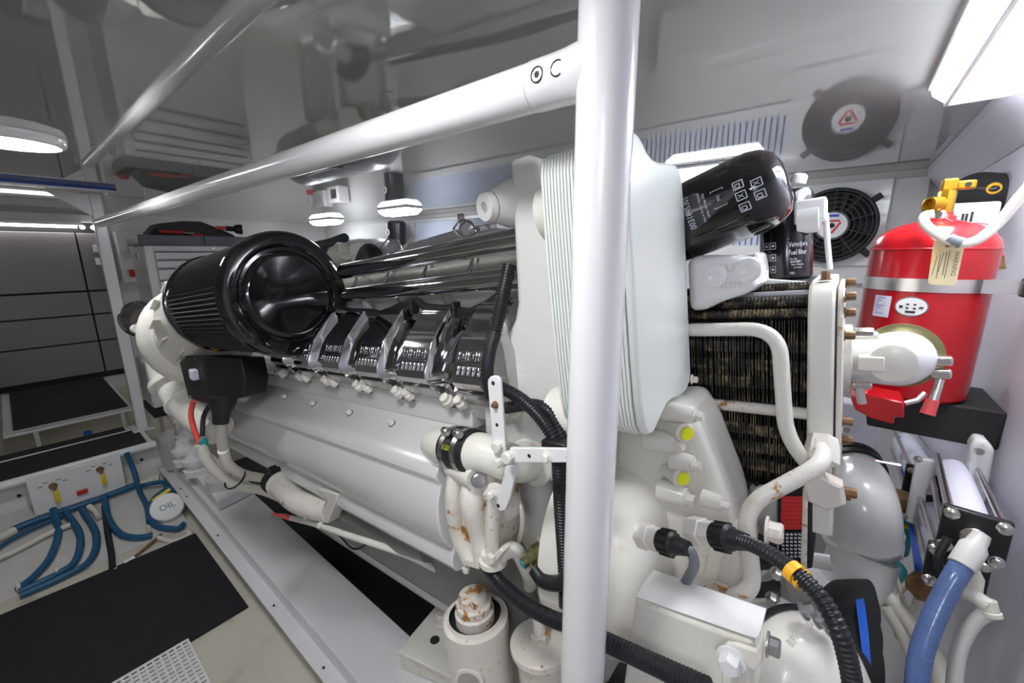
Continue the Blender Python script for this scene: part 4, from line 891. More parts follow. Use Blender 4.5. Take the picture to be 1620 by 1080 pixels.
# black junction box below the filter, with its cables
jb=W(335,600,D=1.36); jl=MB().prism([W(317,562,D=1.30),W(381,566,D=1.22),W(388,600,D=1.22),W(385,628,D=1.23),W(335,640,D=1.30),W(330,634,D=1.31)],FW*.12).build('junction_box','plastic',en,bevel=.006)
MB().prism([W(281,562,D=1.40),W(318,562,D=1.31),W(332,640,D=1.31),W(298,630,D=1.40)],FW*.05).build('box_lid','plastic',jl,bevel=.003)
MB().box(W(307,592,D=1.335),(.035,.02,.035)).build('box_sticker','paperwhite',jl,bevel=.004)
for bx,by in ((290,567),(312,567),(302,628)): MB().lathe(W(bx,by,D=1.34),-FW,[(0,.006),(.006,.005)],10).build('box_screw','zinc',jl)
d=W(349,672,D=1.28)-W(352,632,D=1.28)
MB().lathe(W(352,632,D=1.28),d,[(-.01,.042),(.02,.036),(.035,.026),(.075,.022)],20).build('cable_gland','rubber',jl)
MB().tube(curve([W(349,668,D=1.28),W(351,690,D=1.28),W(354,712,D=1.28)],6),.016,14).build('grey_cable','hosegrey',jl)
MB().tube(curve([W(306,634,D=1.36),W(302,655,D=1.36),W(307,678,D=1.35),W(316,702,D=1.33)],8),.008,12).build('red_cable','redhandle',jl)
MB().tube(curve([W(330,642,D=1.33),W(322,660,D=1.33),W(320,690,D=1.32)],8),.007,12).build('black_cable','rubber',jl)
MB().lathe(W(321,695,D=1.32),V((0,0,-1)),[(0,.012),(.03,.012)],12).build('blue_sleeve','teal',jl)
cs=[W(318,703,D=1.32),W(328,728,D=1.33),W(350,752,D=1.36),W(380,768,D=1.42),W(418,776,D=1.50),W(450,790,D=1.56)]
MB().tube(curve(cs,10),.0165,16).build('cable_sleeve','hosewhite',en)
MB().tube(curve([W(353,712,D=1.27),W(362,735,D=1.31),W(385,750,D=1.38),W(420,757,D=1.47),W(455,765,D=1.55)],10),.0155,16).build('cable_sleeve','hosewhite',en)
d=(cs[3]-cs[2]).normalized(); MB().lathe(W(371,756,D=1.36),d,[(0,.034),(0,.037),(.005,.037),(.005,.034)],20,False).build('cable_tie','rubber',en)
# oil filler with black cap, bracket and dipstick
ofp=curve([W(440,762,Y=.47),W(468,790,Y=.475),W(500,803,Y=.485),W(524,806,Y=.50)],8)
of=MB().tube(ofp,.036,24,rf=lambda i:.038-.0002*i).build('oil_filler','creamspot',en)
d=(ofp[0]-ofp[3]).normalized()
MB().lathe(ofp[0]-d*.012,d,[(0,.0385),(.001,.041),(.010,.041),(.012,.039)],28).build('filler_ring','cream',of)
cp=MB().lathe(ofp[0]+d*.0,d,[(0,.043),(.006,.046),(.022,.046),(.027,.041)],28).build('filler_cap','plastic',of)
dd,u,w=axes(d); MB().box(ofp[0]+d*.036,(.024,.074,.026),d,(EX*.5-EZ*.6-d*(EX*.5-EZ*.6).dot(d)).normalized(),None or d.cross((EX*.5-EZ*.6-d*(EX*.5-EZ*.6).dot(d)).normalized())).build('cap_grip','plastic',cp,bevel=.004)
MB().prism(*pxp([(500,772),(535,782),(518,828),(505,826),(518,790)],.472,.51)).build('filler_bracket','cream',of,bevel=.003)
for bx,by in ((486,816),(507,829)): MB().hexa(W(bx,by,Y=.47),EX*.6-EY*.7,.006,.012).build('bracket_bolt','white',of)
ds=MB().tube(curve([W(461,819,Y=.475),W(500,829,Y=.475),W(550,846,Y=.48),W(600,862,Y=.50),W(650,880,Y=.54),W(700,905,Y=.60)],8),.0085,14).build('dipstick_tube','cream',en)
MB().tube([W(429,812,Y=.475),W(448,816,Y=.475),W(461,819,Y=.475)],.008,12,rf=lambda i:(.003,.008,.0095)[i]).build('dipstick_handle','redhandle',ds)
MB().tube(curve([W(535,845,Y=.50),W(560,868,Y=.52),W(585,858,Y=.53)],8),.003,8).build('wire','rubber',en)
# seawater pipe along the sump
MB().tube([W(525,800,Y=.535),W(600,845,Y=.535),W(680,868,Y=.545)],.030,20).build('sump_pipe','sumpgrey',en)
# ============================================================ engine mounts
mt=thing('engine_mount','cream cylindrical engine mount with a domed rubber core on the bed beside the near post','engine mount',W(750,1060,Y=.50))
mc=W(752,975,Y=.505); ez=V((0,0,1)); mz=EZ
MB().lathe(mc,-mz,[(-.008,.054),(0,.057),(.004,.066),(.0,.068),(.03,.068),(.10,.064),(.20,.070)],48,False).build('cup','creamspot',mt)
MB().lathe(mc-mz*.004,-mz,[(0,.060),(.03,.058)],40).build('rubber_ring','rubber',mt)
MB().lathe(mc-mz*.03,mz,[(0,.041),(.046,.041),(.048,.039),(.049,.037),(.064,.037),(.066,.034),(.067,.031),(.082,.029),(.084,.026),(.085,.001)],40).build('core','creamrust',mt)
MB().lathe(mc-mz*.085+(EX*.45-EY*.9).normalized()*.056,(EX*.45-EY*.9),[(-.01,.030),(.012,.030),(.013,.026)],36).build('window_rim','creamspot',mt)
MB().lathe(mc-mz*.085+(EX*.45-EY*.9).normalized()*.0685,(EX*.45-EY*.9),[(0,.024),(.0006,.024)],36).build('window','hosegrey',mt)
zt=.1855
fx=W(690,1020,Z=.24)
MB().prism([W(628,1030,Z=.245),W(700,945,Z=.245),W(900,1010,Z=.245),W(860,1140,Z=.245)],(0,0,-.012)).build('base_plate','cream',mt,bevel=.003)
MB().prism([W(628,1030,Z=.245)+V((.006,.004,-.0125)),W(700,945,Z=.245)+V((0,-.01,-.0125)),W(900,1010,Z=.245)+V((-.02,0,-.0125)),W(860,1140,Z=.245)+V((-.02,.02,-.0125))],(0,0,-.046)).build('base_block','creamspot',mt,bevel=.003)
q=W(697,985,Z=.247); MB().lathe(q,(0,0,1),[(0,.022),(.006,.022),(.008,.018),(.03,.017),(.034,.012)],6).build('anchor_bolt','cream',mt); 
q=W(688,1012,Z=.2455); MB().lathe(q,(0,0,1),[(0,.014),(.0006,.014)],20).build('slot','dark',mt)
dk=thing('adjuster_disc','cream disc with a threaded stud and nut beside the engine mount','engine mount',W(850,1040,Y=.56))
dc=W(855,1012,Y=.555)
MB().lathe(dc,-mz,[(0,.001),(0,.058),(.003,.061),(.014,.061),(.018,.056),(.05,.05),(.20,.05)],48).build('disc','creamspot',dk)
MB().hexa(dc,mz,.019,.018,False).build('nut','creamrust',dk); MB().lathe(dc+mz*.018,mz,[(0,.012),(.055,.012),(.058,.010)],20).build('stud','creamspot',dk)
MB().prism([W(905,890,Y=.60),W(862,905,Y=.60),W(845,930,Y=.60),W(850,960,Y=.60),W(905,1000,Y=.60)],(0,.05,0)).build('bracket_arm','cream',dk,bevel=.012,seg=3)
MB().lathe(W(873,933,Y=.599),-EY,[(0,.026),(.006,.026),(.006,.013),(-.01,.012)],28,False).build('bracket_eye','cream',dk)
m2=thing('engine_mount','white stacked rubber engine mount on the far end of the bed below the turbo','engine mount',W(310,750,Z=.19))
pz=.24
MB().prism([W(262,700,Z=pz),W(300,690,Z=pz),W(400,765,Z=pz),W(345,792,Z=pz)],(0,0,-.05)).build('base_plate','bedwhite',m2,bevel=.004)
for bx,by,r in ((297,683,.062),(290,705,.055),(307,720,.055)):
    q=W(bx,by,Z=.34); MB().lathe((q.x,q.y,.24),(0,0,1),[(0,r),(.03,r),(.034,r*.8),(.06,r*.8),(.062,r),(.085,r),(.09,r*.8),(.11,r*.6),(.13,r*.55)],32).build('mount_stack','white',m2)
q=W(352,755,Z=.28); MB().lathe((q.x,q.y,.24),(0,0,1),[(0,.07),(.05,.07),(.07,.055)],32).build('pad','greywhite',m2)
MB().prism([W(245,690,Y=.42),W(265,680,Y=.42),W(268,745,Y=.42),W(258,745,Y=.42)],(0,.03,0)).build('end_bracket','bedwhite',m2,bevel=.003)
# ============================================================ red extinguisher bottle on the forward bulkhead
BY=1.16; bc=W(1474,480,Y=BY); br=.092; bcx=min(bc.x,WALLX-br-.012)-.016
zb=W(1474,632,Y=BY-.05).z; ztop=W(1480,372,Y=BY).z
fbx=thing('extinguisher_bottle','large red fire suppression bottle strapped to the forward bulkhead','fire bottle',(bcx,BY,zb))
H=ztop-zb
MB().lathe((bcx,BY,zb),(0,0,1),[(0,br*.93),(.006,br),(H-.03,br),(H-.012,br*.97),(H+.004,br*.86),(H+.018,br*.62),(H+.026,br*.34),(H+.028,.02)],64).build('body','red',fbx)
MB().lathe((bcx,BY,ztop-.0285),(0,0,1),[(0,br+.0002),(.0008,br+.0014),(.003,br+.0014),(.004,br+.0002)],64,False).build('seam','red',fbx)
zs=W(1474,452,Y=BY-br).z
sb=MB().lathe((bcx,BY,zs-.012),(0,0,1),[(0,br+.0008),(0,br+.0026),(.024,br+.0026),(.024,br+.0008)],64,False).build('strap','brushed',fbx)
sx=W(1612,452,Y=BY-br*.2)
MB().box(((bcx+WALLX)/2+.05,BY-br*.72,zs),(WALLX-bcx-.0,.0025,.024)).build('strap_tail','brushed',fbx)
MB().box((WALLX-.012,BY-br*.75,zs),(.022,.035,.032)).build('strap_bracket','dark',fbx,bevel=.003)
f=on_cyl((bcx,BY,0),(0,0,1),CAMP-V((bcx,BY,1.35)),br+.0012)
def patch(s0,s1,z0,z1,name,mat_,n=8,off=0):
    g=on_cyl((bcx,BY,0),(0,0,1),CAMP-V((bcx,BY,1.35)),br+.0012+off); mb=MB()
    rows=[[g(s0+(s1-s0)*i/n,z) for i in range(n+1)] for z in (z0,z1)]
    mb.add(rows[0]+rows[1],[(i,i+1,n+2+i,n+1+i) for i in range(n)]); return mb.build(name,mat_,fbx)
def szof(x,y):
    "where a line of sight meets the bottle, as (arc, height)"
    d=ray(x,y); o=CAMP-V((bcx,BY,0)); A=d.x**2+d.y**2; B=2*(o.x*d.x+o.y*d.y); Cc=o.x**2+o.y**2-(br+.001)**2; D=B*B-4*A*Cc
    t=(-B-math.sqrt(max(D,0)))/(2*A); p=CAMP+d*t; ref=CAMP-V((bcx,BY,1.35)); a0=math.atan2(ref.y,ref.x); a=math.atan2(p.y-BY,p.x-bcx)-a0
    a=(a+math.pi)%(2*math.pi)-math.pi; return a*br,p.z
s0,z0=szof(1388,500); s1,z1=szof(1405,468); lb=patch(s0-.012,s1+.006,z0,z1,'paper_label','paperwhite')
g=on_cyl((bcx,BY,0),(0,0,1),CAMP-V((bcx,BY,1.35)),br+.0018); mb=MB()
for k in range(7): 
    zz=z1-(z1-z0)*(.12+.12*k); mb.add([g(s0-.008,zz),g(s1-.004-(k%3)*.006,zz),g(s1-.004-(k%3)*.006,zz+.0012),g(s0-.008,zz+.0012)],[(0,1,2,3)])
mb.build('label_print','printblue',lb,smooth=0)
sc,zc=szof(1441,485)
def oval(a,b,name,mat_,off,par):
    g=on_cyl((bcx,BY,0),(0,0,1),CAMP-V((bcx,BY,1.35)),br+off); n=28
    return MB().add([g(sc+a*math.cos(2*math.pi*i/n),zc+b*math.sin(2*math.pi*i/n)) for i in range(n)],[tuple(range(n))]).build(name,mat_,par)
o1=oval(.024,.0185,'gauge_label','toolgrey',.0013,fbx); oval(.022,.0168,'gauge_face','labelwhite',.0018,o1)
mb=MB(); 
for dx,dz,w_,h_ in ((-.005,.004,.004,.003),(.005,.004,.004,.003),(-.005,-.003,.004,.003),(.005,-.003,.004,.003),(-.014,-.001,.005,.005),(.014,-.001,.006,.003),(0,-.010,.014,.004)):
    mb.add([g(sc+dx-w_/2,zc+dz-h_/2),g(sc+dx+w_/2,zc+dz-h_/2),g(sc+dx+w_/2,zc+dz+h_/2),g(sc+dx-w_/2,zc+dz+h_/2)],[(0,1,2,3)])
for p in range(len(mb.v)): mb.v[p]=mb.v[p]+(CAMP-mb.v[p]).normalized()*.0008
mb.build('gauge_print','print',o1,smooth=0)
# neck, brass valve and discharge hose
top=V((bcx+.006,BY,ztop+.02))
MB().lathe(top,(0,0,1),[(0,.020),(.015,.019),(.017,.014),(.022,.014)],28).build('neck','redplastic',fbx)
vb=MB().lathe(top+V((0,0,.022)),(0,0,1),[(0,.013),(.038,.013),(.042,.011)],8).build('valve','brass',fbx)
MB().lathe(top+V((-.008,-.010,.036)),V((-.8,-.6,0)),[(0,.0145),(.022,.0145),(.023,.011),(.014,.010)],24).build('valve_port','brass',vb)
MB().box(top+V((.0,.0,.072)),(.022,.022,.022)).build('valve_head','brass',vb,bevel=.003)
MB().box(top+V((.022,.0,.070)),(.026,.014,.016)).build('valve_arm','brass',vb,bevel=.003)
MB().lathe(top+V((.024,-.0075,.070)),V((0,-1,0)),[(0,.0045),(.001,.0045)],14).build('valve_hole','dark',vb)
MB().lathe(top+V((-.005,-.015,.012)),(-.4,-.8,.3),[(0,.012),(.012,.012),(.016,.008)],14).build('gauge_plug','steel',fbx)
MB().tube(curve([W(1492,344,Y=BY-.03),W(1515,352,Y=BY-.03),W(1545,352,Y=BY-.02),W(1568,356,Y=BY)],6),.0012,6).build('safety_wire','steel',fbx)
hh=thing('discharge_hose','white discharge hose looping over the red bottle to the right','hose',top)
hp_=curve([W(1478,338,Y=BY-.10),W(1463,342,Y=BY-.10),W(1464,355,Y=BY-.105),W(1486,372,Y=BY-.115),W(1515,384,Y=BY-.12),W(1545,380,Y=BY-.12),W(1580,352,Y=BY-.12),W(1608,318,Y=BY-.13),W(1632,290,Y=BY-.14)],10)
MB().tube(hp_,.0078,16).build('hose','hosewhite',hh); 
hm=[p for p in hp_ if False]; MB().tube([W(1500,377,Y=BY-.1175),W(1510,381.5,Y=BY-.119),W(1522,384.5,Y=BY-.12)],.0092,16).build('tape_wrap','toolgrey',hh)
# warning tag
tg=thing('warning_tag','cream hanging warning tag with printed lines on the red bottle','tag',W(1498,380,Y=BY-.11))
tp=[(1477,383),(1483,379),(1518,380),(1526,388),(1513,448),(1510,452),(1472,450),(1468,446)]
MB().prism([W(x,y,Y=BY-.108+(y-380)*.00012) for x,y in tp],(0,.0012,0)).build('card','paper',tg)
q=W(1500,388,Y=BY-.1085); MB().lathe(q,-EY,[(0,.0035),(.0006,.0035)],14).build('eyelet','bronze',tg)
ux=(W(1508,440,Y=BY-.1095)-W(1518,392,Y=BY-.1095)).normalized(); uy=ux.cross(EY)*1
mb=MB(); text_flat(mb,'WARNING',.0088,W(1511,417,Y=BY-.1105),ux,ux.cross(V((0,1,0)))*-1 if False else (W(1520,415,Y=BY-.11)-W(1500,412,Y=BY-.11)))
for k in range(5):
    a_=W(1503-k*5,396+k*2,Y=BY-.1098); b_=W(1494-k*5+(k%2)*2,440-(k%3)*5,Y=BY-.1098); dd_=(b_-a_); mb.box((a_+b_)/2,(dd_.length,.0004,.0008),dd_.normalized(),EY,dd_.normalized().cross(EY))
mb.build('lettering','print',tg,smooth=0)
rt=thing('inspection_tag','faded red and brown tags hanging behind the red bottle','tag',W(1575,400,Y=BY+.03))
MB().prism(*pxp([(1556,360),(1570,366),(1590,405),(1572,402)],BY+.04,BY+.041)).build('red_card','pinkred',rt); MB().prism(*pxp([(1572,402),(1588,400),(1592,425),(1570,428)],BY+.042,BY+.043)).build('brown_card','bronze',rt)
# shelf block and red ring below the bottle
sbk=thing('bottle_shelf','black block shelf carrying the red bottle on the forward bulkhead','shelf',(.2,1.1,zb))
MB().bb(.075,WALLX-.0005,BY-.06,BY+.12,zb-.075,zb-.001).build('block','dark',sbk,bevel=.004)
rc_=W(1392,632,Y=1.10)
rd=thing('red_base_ring','red rounded base cover below the elbow beside the black shelf','cover',rc_)
MB().prism([W(1345,628,Y=1.02),W(1352,648,Y=1.0),W(1378,662,Y=.985),W(1414,672,Y=.975),W(1416,660,Y=.975),W(1431,662,Y=.98),W(1431,636,Y=.98),W(1400,630,Y=.985),W(1370,622,Y=1.0)],(0,.06,.004)).build('ring','red',rd,bevel=.003)
MB().tube([W(1430,638,Y=.99),W(1450,633,Y=1.0),W(1462,622,Y=1.01)],.005,10).build('bracket_bar','steel',rd)
# blower and its box on the bulkhead behind the bottle
bl_=thing('blower','black bilge blower with a white front box behind the red bottle','blower',W(1540,320,Y=1.55))
q=W(1540,318,Y=1.50)
MB().lathe(q,V((-.6,-.8,.0)),[(-.05,.065),(.0,.065),(.02,.05)],32).build('motor','dark',bl_)
MB().box(W(1532,345,Y=1.40),(.085,.045,.065)).build('front_box','white',bl_,bevel=.006)
mb=MB()
for k,(bx,h_) in enumerate(((1522,.028),(1528,.028),(1536,.036))): mb.box(W(bx,348,Y=1.372),(.004,.001,h_))
mb.build('lettering','print',bl_,smooth=0)
MB().tube(curve([W(1496,300,Y=1.45),W(1530,298,Y=1.42),W(1568,300,Y=1.40),W(1580,296,Y=1.40)],8),.006,10).build('cable','rubber',bl_)
MB().lathe(W(1572,298,Y=1.40),-EY,[(0,.012),(.004,.012),(.004,.006),(0,.006)],20,False).build('cable_eye','brass',bl_)
# overhead duct board along the bulkhead
tag(MB().prism([V((WALLX-.001,.9,CEIL-.001)),V((WALLX-.06,.9,CEIL-.001)),V((WALLX-.06,.9,CEIL-.03)),V((WALLX-.001,.9,CEIL-.11))],(0,1.5,0)).build('cove_board','wallgrey',bevel=.002),'grey cove board along the top of the forward bulkhead','board')
# ============================================================ tie-rod cylinders on the bulkhead
def cylset(name,label,p0,p1,r,plate,parent_group):
    t=thing(name,label,'cylinder',p1,group=parent_group); d=(p0-p1).normalized()   # p1 near end
    MB().cyl(p1+d*.012,p0,r,32).build('barrel','paperwhite',t)
    up=V((0,0,1)); up=(up-d*up.dot(d)).normalized(); sd=d.cross(up)
    w=plate
    MB().box(p1+d*.006,(w*2,w*2,.014),sd,up,d).build('end_plate','plastic',t,bevel=.003)
    for a in(-1,1):
        for b in(-1,1):
            c=p1+sd*a*w*.74+up*b*w*.74
            MB().cyl(c+d*.01,c+d*(p0-p1).length,.0042,12).build('tie_rod','steel',t)
            MB().lathe(c-d*.001,-d,[(0,.0085),(.003,.0085),(.004,.0068),(.008,.0068),(.009,.005)],18).build('rod_nut','steel',t)
    MB().lathe(p1-d*.001,-d,[(0,.015),(.008,.015),(.010,.010)],20).build('port','steel',t)
    return t
cylset('tie_rod_cylinder','white tie rod cylinder with a black end plate, upper of the near pair',W(1508,745,Y=1.10),W(1540,848,Y=.80),.0235,.0335,'tie rod cylinders')
cylset('tie_rod_cylinder','white tie rod cylinder with a black end plate, lower of the near pair',W(1478,812,Y=1.10),W(1512,905,Y=.80),.0225,.032,'tie rod cylinders')
cylset('tie_rod_cylinder','grey tie rod cylinder farther along behind the white bracket',W(1432,700,Y=1.75),W(1468,770,Y=1.22),.030,.040,'tie rod cylinders')
cb=thing('cylinder_bracket','white moulded bracket holding the tie rod cylinders on the bulkhead','bracket',W(1500,740,Y=1.12))
MB().prism(*pxp([(1450,724),(1536,738),(1533,760),(1520,770),(1500,760),(1480,752),(1468,775),(1458,835),(1432,825)],1.10,1.115)).build('cross_plate','white',cb,bevel=.003)
MB().prism(*pxp([(1536,706),(1545,693),(1562,698),(1576,712),(1560,800),(1532,790)],1.06,1.10)).build('wall_pad','white',cb,bevel=.008,seg=3)
for bx,by in ((1452,726),(1549,714),(1429,816)): MB().hexa(W(bx,by,Y=1.055),-EY,.005,.006).build('screw','steel',cb)
# fittings and hoses at the near cylinders
ft_=thing('hose_fitting','white plastic tee fitting hanging under the cylinder end plates','fitting',W(1530,935,Y=.76))
MB().tube([W(1512,928,Y=.755),W(1545,945,Y=.75),W(1564,958,Y=.745)],.0095,16).build('tee_body','hosewhite',ft_)
MB().tube([W(1538,942,Y=.752),W(1543,915,Y=.77),W(1535,900,Y=.785)],.009,14).build('tee_branch','hosewhite',ft_)
MB().lathe(W(1566,962,Y=.745),V((.25,-.2,-.8)),[(-.010,.0085),(.003,.009),(.004,.0105),(.009,.0105),(.010,.009)],18).build('nut','hosewhite',ft_)
tag(MB().tube(curve([W(1535,872,Y=.765),W(1515,905,Y=.74),W(1490,950,Y=.72),W(1470,995,Y=.70),W(1455,1045,Y=.68),W(1448,1110,Y=.66)],12),.0125,18).build('clear_hose','bluehose'),'translucent blue ribbed hose falling from the cylinder fitting','hose')
hb=C.objects['clear_hose']; MW[hb.name]=Matrix()
pth=curve([W(1535,872,Y=.765),W(1515,905,Y=.74),W(1490,950,Y=.72),W(1470,995,Y=.70),W(1455,1045,Y=.68),W(1448,1110,Y=.66)],12)
for k in range(10,52,3):
    d=(pth[k+1]-pth[k-1]).normalized(); MB().lathe(pth[k],d+V((.15,.1,0)),[(-.0006,.0125),(0,.0129),(.0006,.0125)],18,False).build('spiral_rib','bluehose',hb)
MB().lathe(W(1540,866,Y=.765),W(1515,905,Y=.74)-W(1540,866,Y=.765),[(-.022,.009),(-.006,.011),(0,.0145),(.03,.0145),(.031,.013)],20).build('hose_cuff','greywhite',hb)
def wh(label,pts,r,mat_='hosewhite',name='white_hose',cat='hose',group=None): return tag(MB().tube(curve(pts,10),r,12).build(name,mat_),label,cat,group)
wh('pale grey hose dropping from the tee fitting to the lower right corner',[W(1563,968,Y=.745),W(1540,985,Y=.74),W(1520,1020,Y=.73),W(1512,1060,Y=.72),W(1508,1110,Y=.71)],.0085,'greywhite')
GW='white cables by the bulkhead'
wh('black thin hose curving across the cylinder end plates',[W(1500,850,Y=.775),W(1485,880,Y=.765),W(1490,905,Y=.76),W(1512,926,Y=.752)],.005,'rubber','black_hose')
wh('white cable running down left of the translucent hose, thickest',[W(1395,935,Y=.95),W(1440,985,Y=.92),W(1480,1040,Y=.88),W(1500,1110,Y=.84)],.014,group=GW)
wh('white cable looping up beside the black quilted cover',[W(1420,1010,Y=.93),W(1412,965,Y=.95),W(1430,930,Y=.97),W(1450,935,Y=.97),W(1445,960,Y=.97),W(1420,990,Y=.97)],.0045,group=GW)
wh('thin white cable hanging straight between the hoses',[W(1415,905,Y=.98),W(1428,945,Y=.96),W(1445,985,Y=.94),W(1470,1020,Y=.92)],.004,group=GW)
wh('white cable lying lowest toward the frame bottom',[W(1400,960,Y=.92),W(1430,1010,Y=.90),W(1450,1060,Y=.88),W(1455,1110,Y=.86)],.009,group=GW)
# blue straps and the black quilted bag
tag(MB().prism([W(1437,828,Y=1.12),W(1450,828,Y=1.12),W(1464,915,Y=.98),W(1449,918,Y=.98)],(0,.003,0)).build('strap','bluestrap'),'dark blue webbing strap hanging beside the cylinders','strap')
tag(MB().prism([W(1418,690,Y=1.7),W(1426,690,Y=1.7),W(1442,780,Y=1.5),W(1432,790,Y=1.5)],(0,.003,0)).build('strap','bluestrap'),'dark blue strap farther back behind the white bracket','strap')
qb=thing('quilted_cover','black quilted fabric cover with a blue strap beside the pump','cover',W(1360,1050,Y=.72))
rows=[]
for i,(yy,xl,xr,Yd) in enumerate(((938,1325,1372,.86),(950,1300,1388,.81),(968,1290,1390,.775),(990,1285,1398,.765),(1008,1285,1392,.735),(1030,1290,1402,.73),(1050,1292,1395,.70),(1072,1300,1404,.695),(1110,1300,1402,.67))):
    rows.append([W(xl+(xr-xl)*k/10,yy,Y=Yd-.03*math.sin(math.pi*k/10)-.010*(i%2)) for k in range(11)])
mb=MB(); n=11
fr_r=[p for r in rows for p in r]; bk=[p+V((0,.05,0)) for p in fr_r]; m=len(fr_r)
fs=[(r*n+k,r*n+k+1,(r+1)*n+k+1,(r+1)*n+k) for r in range(len(rows)-1) for k in range(10)]
fs+=[tuple(m+i for i in f_[::-1]) for f_ in fs[:]]
R2=len(rows)-1
for k in range(10): fs+=[(k,m+k,m+k+1,k+1),(R2*n+k,R2*n+k+1,m+R2*n+k+1,m+R2*n+k)]
for r in range(R2): fs+=[(r*n,(r+1)*n,m+(r+1)*n,m+r*n),(r*n+10,m+r*n+10,m+(r+1)*n+10,(r+1)*n+10)]
mb.add(fr_r+bk,fs).build('cover','quilt',qb,sub=2,smooth=60)
sp_=[(940,1353,1365),(960,1355,1369),(1000,1360,1374),(1050,1366,1378),(1110,1373,1384)]
mb=MB(); top_=[]
for (yy,xl,xr),Yd in zip(sp_,(.818,.742,.708,.684,.65)): top_.append([W(xl,yy,Y=Yd),W(xr,yy,Y=Yd),W(xr,yy,Y=Yd+.01),W(xl,yy,Y=Yd+.01)])
mb.loft(top_).build('strap','bluestrap',qb,smooth=60)
# ============================================================ seawater pipe with flange
sw=thing('seawater_pipe','white elbow pipe with an oval flange and black hose clamp beside the fins','pipe',W(1365,870,Y=1.0))
SY=.98
ep_=curve([W(1345,738,Y=SY+.10),W(1358,765,Y=SY+.05),W(1364,800,Y=SY),W(1366,850,Y=SY)],8)
MB().tube(ep_,.058,32,rf=lambda i:.050+.0004*i).build('elbow','tank',sw)
d=(ep_[1]-ep_[0]).normalized()
for h in (-.01,.008): MB().lathe(ep_[1]+d*h,d,[(-.006,.052),(-.006,.058),(.006,.058),(.006,.052)],36,False).build('clamp_band','rubber',sw)
MB().tube([W(1385,728,Y=SY),W(1405,732,Y=SY),W(1425,736,Y=SY)],.003,8).build('clamp_tail','steel',sw)
fz=W(1366,858,Y=SY).z
fl_=[(1300,838),(1312,828),(1350,832),(1400,850),(1430,862),(1428,872),(1405,880),(1370,876),(1330,862),(1305,848)]
MB().prism([W(x,y,Z=fz) for x,y in fl_],(0,0,-.014)).build('flange','white',sw,bevel=.004)
MB().prism([W(x+2,y+6,Z=fz-.016) for x,y in fl_],(0,0,-.012)).build('lower_flange','greywhite',sw,bevel=.004)
for bx,by in ((1315,838),(1408,862)): MB().hexa(W(bx,by,Z=fz),(0,0,1),.011,.012).build('flange_bolt','bronze',sw)
for bx,by in ((1322,828),(1398,842),(1416,846)): MB().box(W(bx,by,Z=fz+.006),(.03,.018,.014)).build('gusset_lug','white',sw,bevel=.003)
MB().tube(curve([W(1365,872,Y=SY),W(1350,915,Y=SY-.02),W(1310,940,Y=SY-.05),W(1270,945,Y=SY-.08)],8),.055,28).build('lower_bend','tank',sw)
MB().tube([W(1285,885,Y=SY-.1),W(1315,890,Y=SY-.1)],.014,16).build('branch','tank',sw)
# bits between engine and bulkhead
vt=thing('bronze_valve','blue bodied valve with a bronze top beside the seawater pipe','valve',W(1415,830,Y=1.2))
MB().lathe(W(1416,835,Y=1.15),(0,0,1),[(-.05,.03),(-.01,.03),(0,.024),(.005,.026),(.012,.02),(.05,.022)],20).build('body','teal',vt); MB().lathe(W(1420,808,Y=1.15),(0,0,1),[(0,.026),(.04,.026)],16).build('top','bronze',vt); MB().lathe(W(1418,822,Y=1.15),(0,0,1),[(0,.031),(.006,.031)],20).build('band','yellow',vt)
tag(MB().tube(curve([W(1380,905,Y=1.0),W(1400,915,Y=1.05),W(1420,905,Y=1.1),W(1410,890,Y=1.15)],8),.016,12).build('blue_hose','teal'),'short teal hose under the seawater pipe flange','hose')
tag(MB().lathe(W(1460,928,Y=.95),V((-.5,-.7,.3)),[(-.03,.024),(.0,.026),(.014,.02),(.03,.012)],8).build('drain_fitting','bronze'),'bronze hex drain fitting below the dark blue strap','fitting')
wbq=thing('junction_case','white case with a round screw behind the fin stack, below the red ring','box',W(1340,665,Y=1.35))
MB().box(W(1335,665,Y=1.5),(.16,.06,.13)).build('body','paperwhite',wbq,bevel=.006); MB().lathe(W(1340,680,Y=1.46),-EY,[(0,.008),(.003,.008)],14).build('screw','steel',wbq)
MB().bb(-.05,.10,1.475,1.525,.001,W(1335,690,Y=1.5).z).build('stand','greywhite',wbq,bevel=.004)
# ============================================================ things beyond the engine
tk=thing('grey_tank','grey metal covered exhaust muffler lying beyond the engine','tank',W(520,400,Y=1.75))
a_=W(395,398,Y=1.70); b_=W(615,398,Y=1.70); ctr=W(505,420,Y=1.70); a_=V((-3.55,1.70,ctr.z)); b_=V((-2.45,1.70,ctr.z))
MB().lathe(a_,b_-a_,[(-.06,.05),(-.03,.15),(.0,.2),(1.0,.2),(1.06,.18),(1.10,.12),(1.12,.001)],40).build('shell','greyfoil',tk)
for h in (.25,.75): MB().lathe(a_,b_-a_,[(h,.2005),(h,.204),(h+.03,.204),(h+.03,.2005)],40,False).build('band','zinc',tk)
MB().box((-3.2,1.70,ctr.z/2-.1),(.08,.2,ctr.z-.2)).build('support','bedwhite',tk); MB().box((-2.7,1.70,ctr.z/2-.1),(.08,.2,ctr.z-.2)).build('support','bedwhite',tk)
MB().tube(curve([W(500,388,Y=1.55),W(520,384,Y=1.5),W(545,376,Y=1.45)],6),.03,14).build('outlet_hose','rubber',tk)
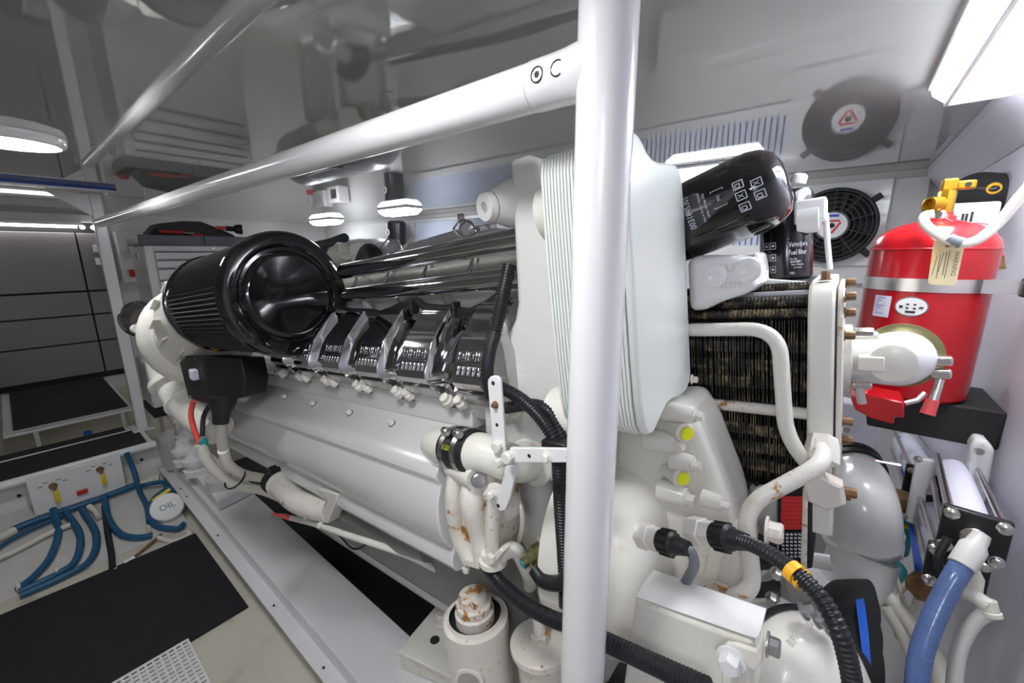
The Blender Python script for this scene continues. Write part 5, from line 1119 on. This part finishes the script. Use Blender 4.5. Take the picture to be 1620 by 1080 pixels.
# far bank parts of the engine seen over the chrome pipes
MB().lathe(W(535,402,Y=1.25),EX,[(-.03,.05),(.02,.055),(.05,.045),(.09,.04)],24).build('far_turbo','cream',en)
MB().box(W(572,398,Y=1.22),(.09,.09,.10),EX,EY,EZ).build('far_turbo_body','cream',en,bevel=.015,seg=3)
MB().lathe(W(548,393,Y=1.2),-EY,[(0,.03),(.05,.03),(.052,.02),(.03,.018)],24).build('far_flange','cream',en)
MB().tube([W(590,392,Y=1.2),W(585,410,Y=1.2)],.016,10).build('far_hose','gasket',en)
MB().prism([W(635,388,Y=1.2),W(725,362,Y=1.2),W(785,352,Y=1.2),W(785,362,Y=1.2),W(725,376,Y=1.2),W(640,400,Y=1.2)],(0,.10,0)).build('far_intake_beam','greyfoil',en,bevel=.004)
for bx,by in ((620,392),(735,362)):
    MB().lathe(W(bx,by,Y=1.17),-EY,[(-.02,.035),(.0,.035),(.004,.03)],24).build('far_cover','greyfoil',en)
    MB().tube(curve([W(bx-18,by,Y=1.15),W(bx-5,by-14,Y=1.15),W(bx+12,by-8,Y=1.15),W(bx+16,by+8,Y=1.15),W(bx-5,by+12,Y=1.15),W(bx-18,by,Y=1.15)],6),.004,8).build('wire_loop','steel',en)
MB().tube([W(655,372,Y=1.2),W(640,392,Y=1.2)],.008,10).build('far_pipe','cream',en)
MB().hexa(W(730,352,Y=1.2),EZ,.014,.03).build('far_bolt','steel',en)
def mirr(x,y,Y): p=W(x,y,Y=Y); return V((p.x,p.y,2*CEIL-p.z))
# equipment hidden low behind the engine but mirrored in the overhead
cbx=thing('control_box','white electrical box with a dark display on the outboard wall','box',(0,0,0))
p=mirr(535,308,2.36); MB().box(p,(.22,.12,.16)).build('body','white',cbx,bevel=.008); MB().box(p+V((.02,-.062,0)),(.10,.004,.09)).build('display','screen',cbx,smooth=0)
text_flat(MB(),'88',.03,p+V((.03,-.0645,-.02)),(1,0,0),(0,0,1)).build('digits','printred',cbx,smooth=0)
p2_=p+V((-.33,0,.02)); cb2=thing('control_box','white framed electrical box beside the one with a display','box',p2_); MB().box(p2_,(.24,.10,.17)).build('body','white',cb2,bevel=.008); MB().box(p2_+V((0,-.052,0)),(.18,.004,.10)).build('cover','greywhite',cb2,bevel=.003)
p3=p2_+V((-.26,0,0)); rb=thing('red_alarm','red and white alarm box on the outboard wall aft of the control boxes','box',p3); MB().box(p3,(.20,.15,.12)).build('body','white',rb,bevel=.008); MB().box(p3+V((0,-.03,-.085)),(.18,.10,.05)).build('cap','pinkred',rb,bevel=.008)
p4=mirr(624,300,2.1); of2=thing('spare_filter','black canister with a white ring beyond the engine','filter',p4); MB().lathe(p4+V((0,0,-.12)),(0,0,1),[(-.001,.06),(0,.075),(.2,.078),(.22,.06)],32).build('can','blackfilter',of2); MB().lathe(p4+V((-.02,-.0785,.01)),(0,-1,0),[(0,.028),(.001,.028),(.001,.016),(0,.016)],24,False).build('ring_mark','labelwhite',of2)
MB().bb(p4.x-.05,p4.x+.05,p4.y-.05,p4.y+.05,.001,p4.z-.121).build('stand','bedwhite',of2,bevel=.004)
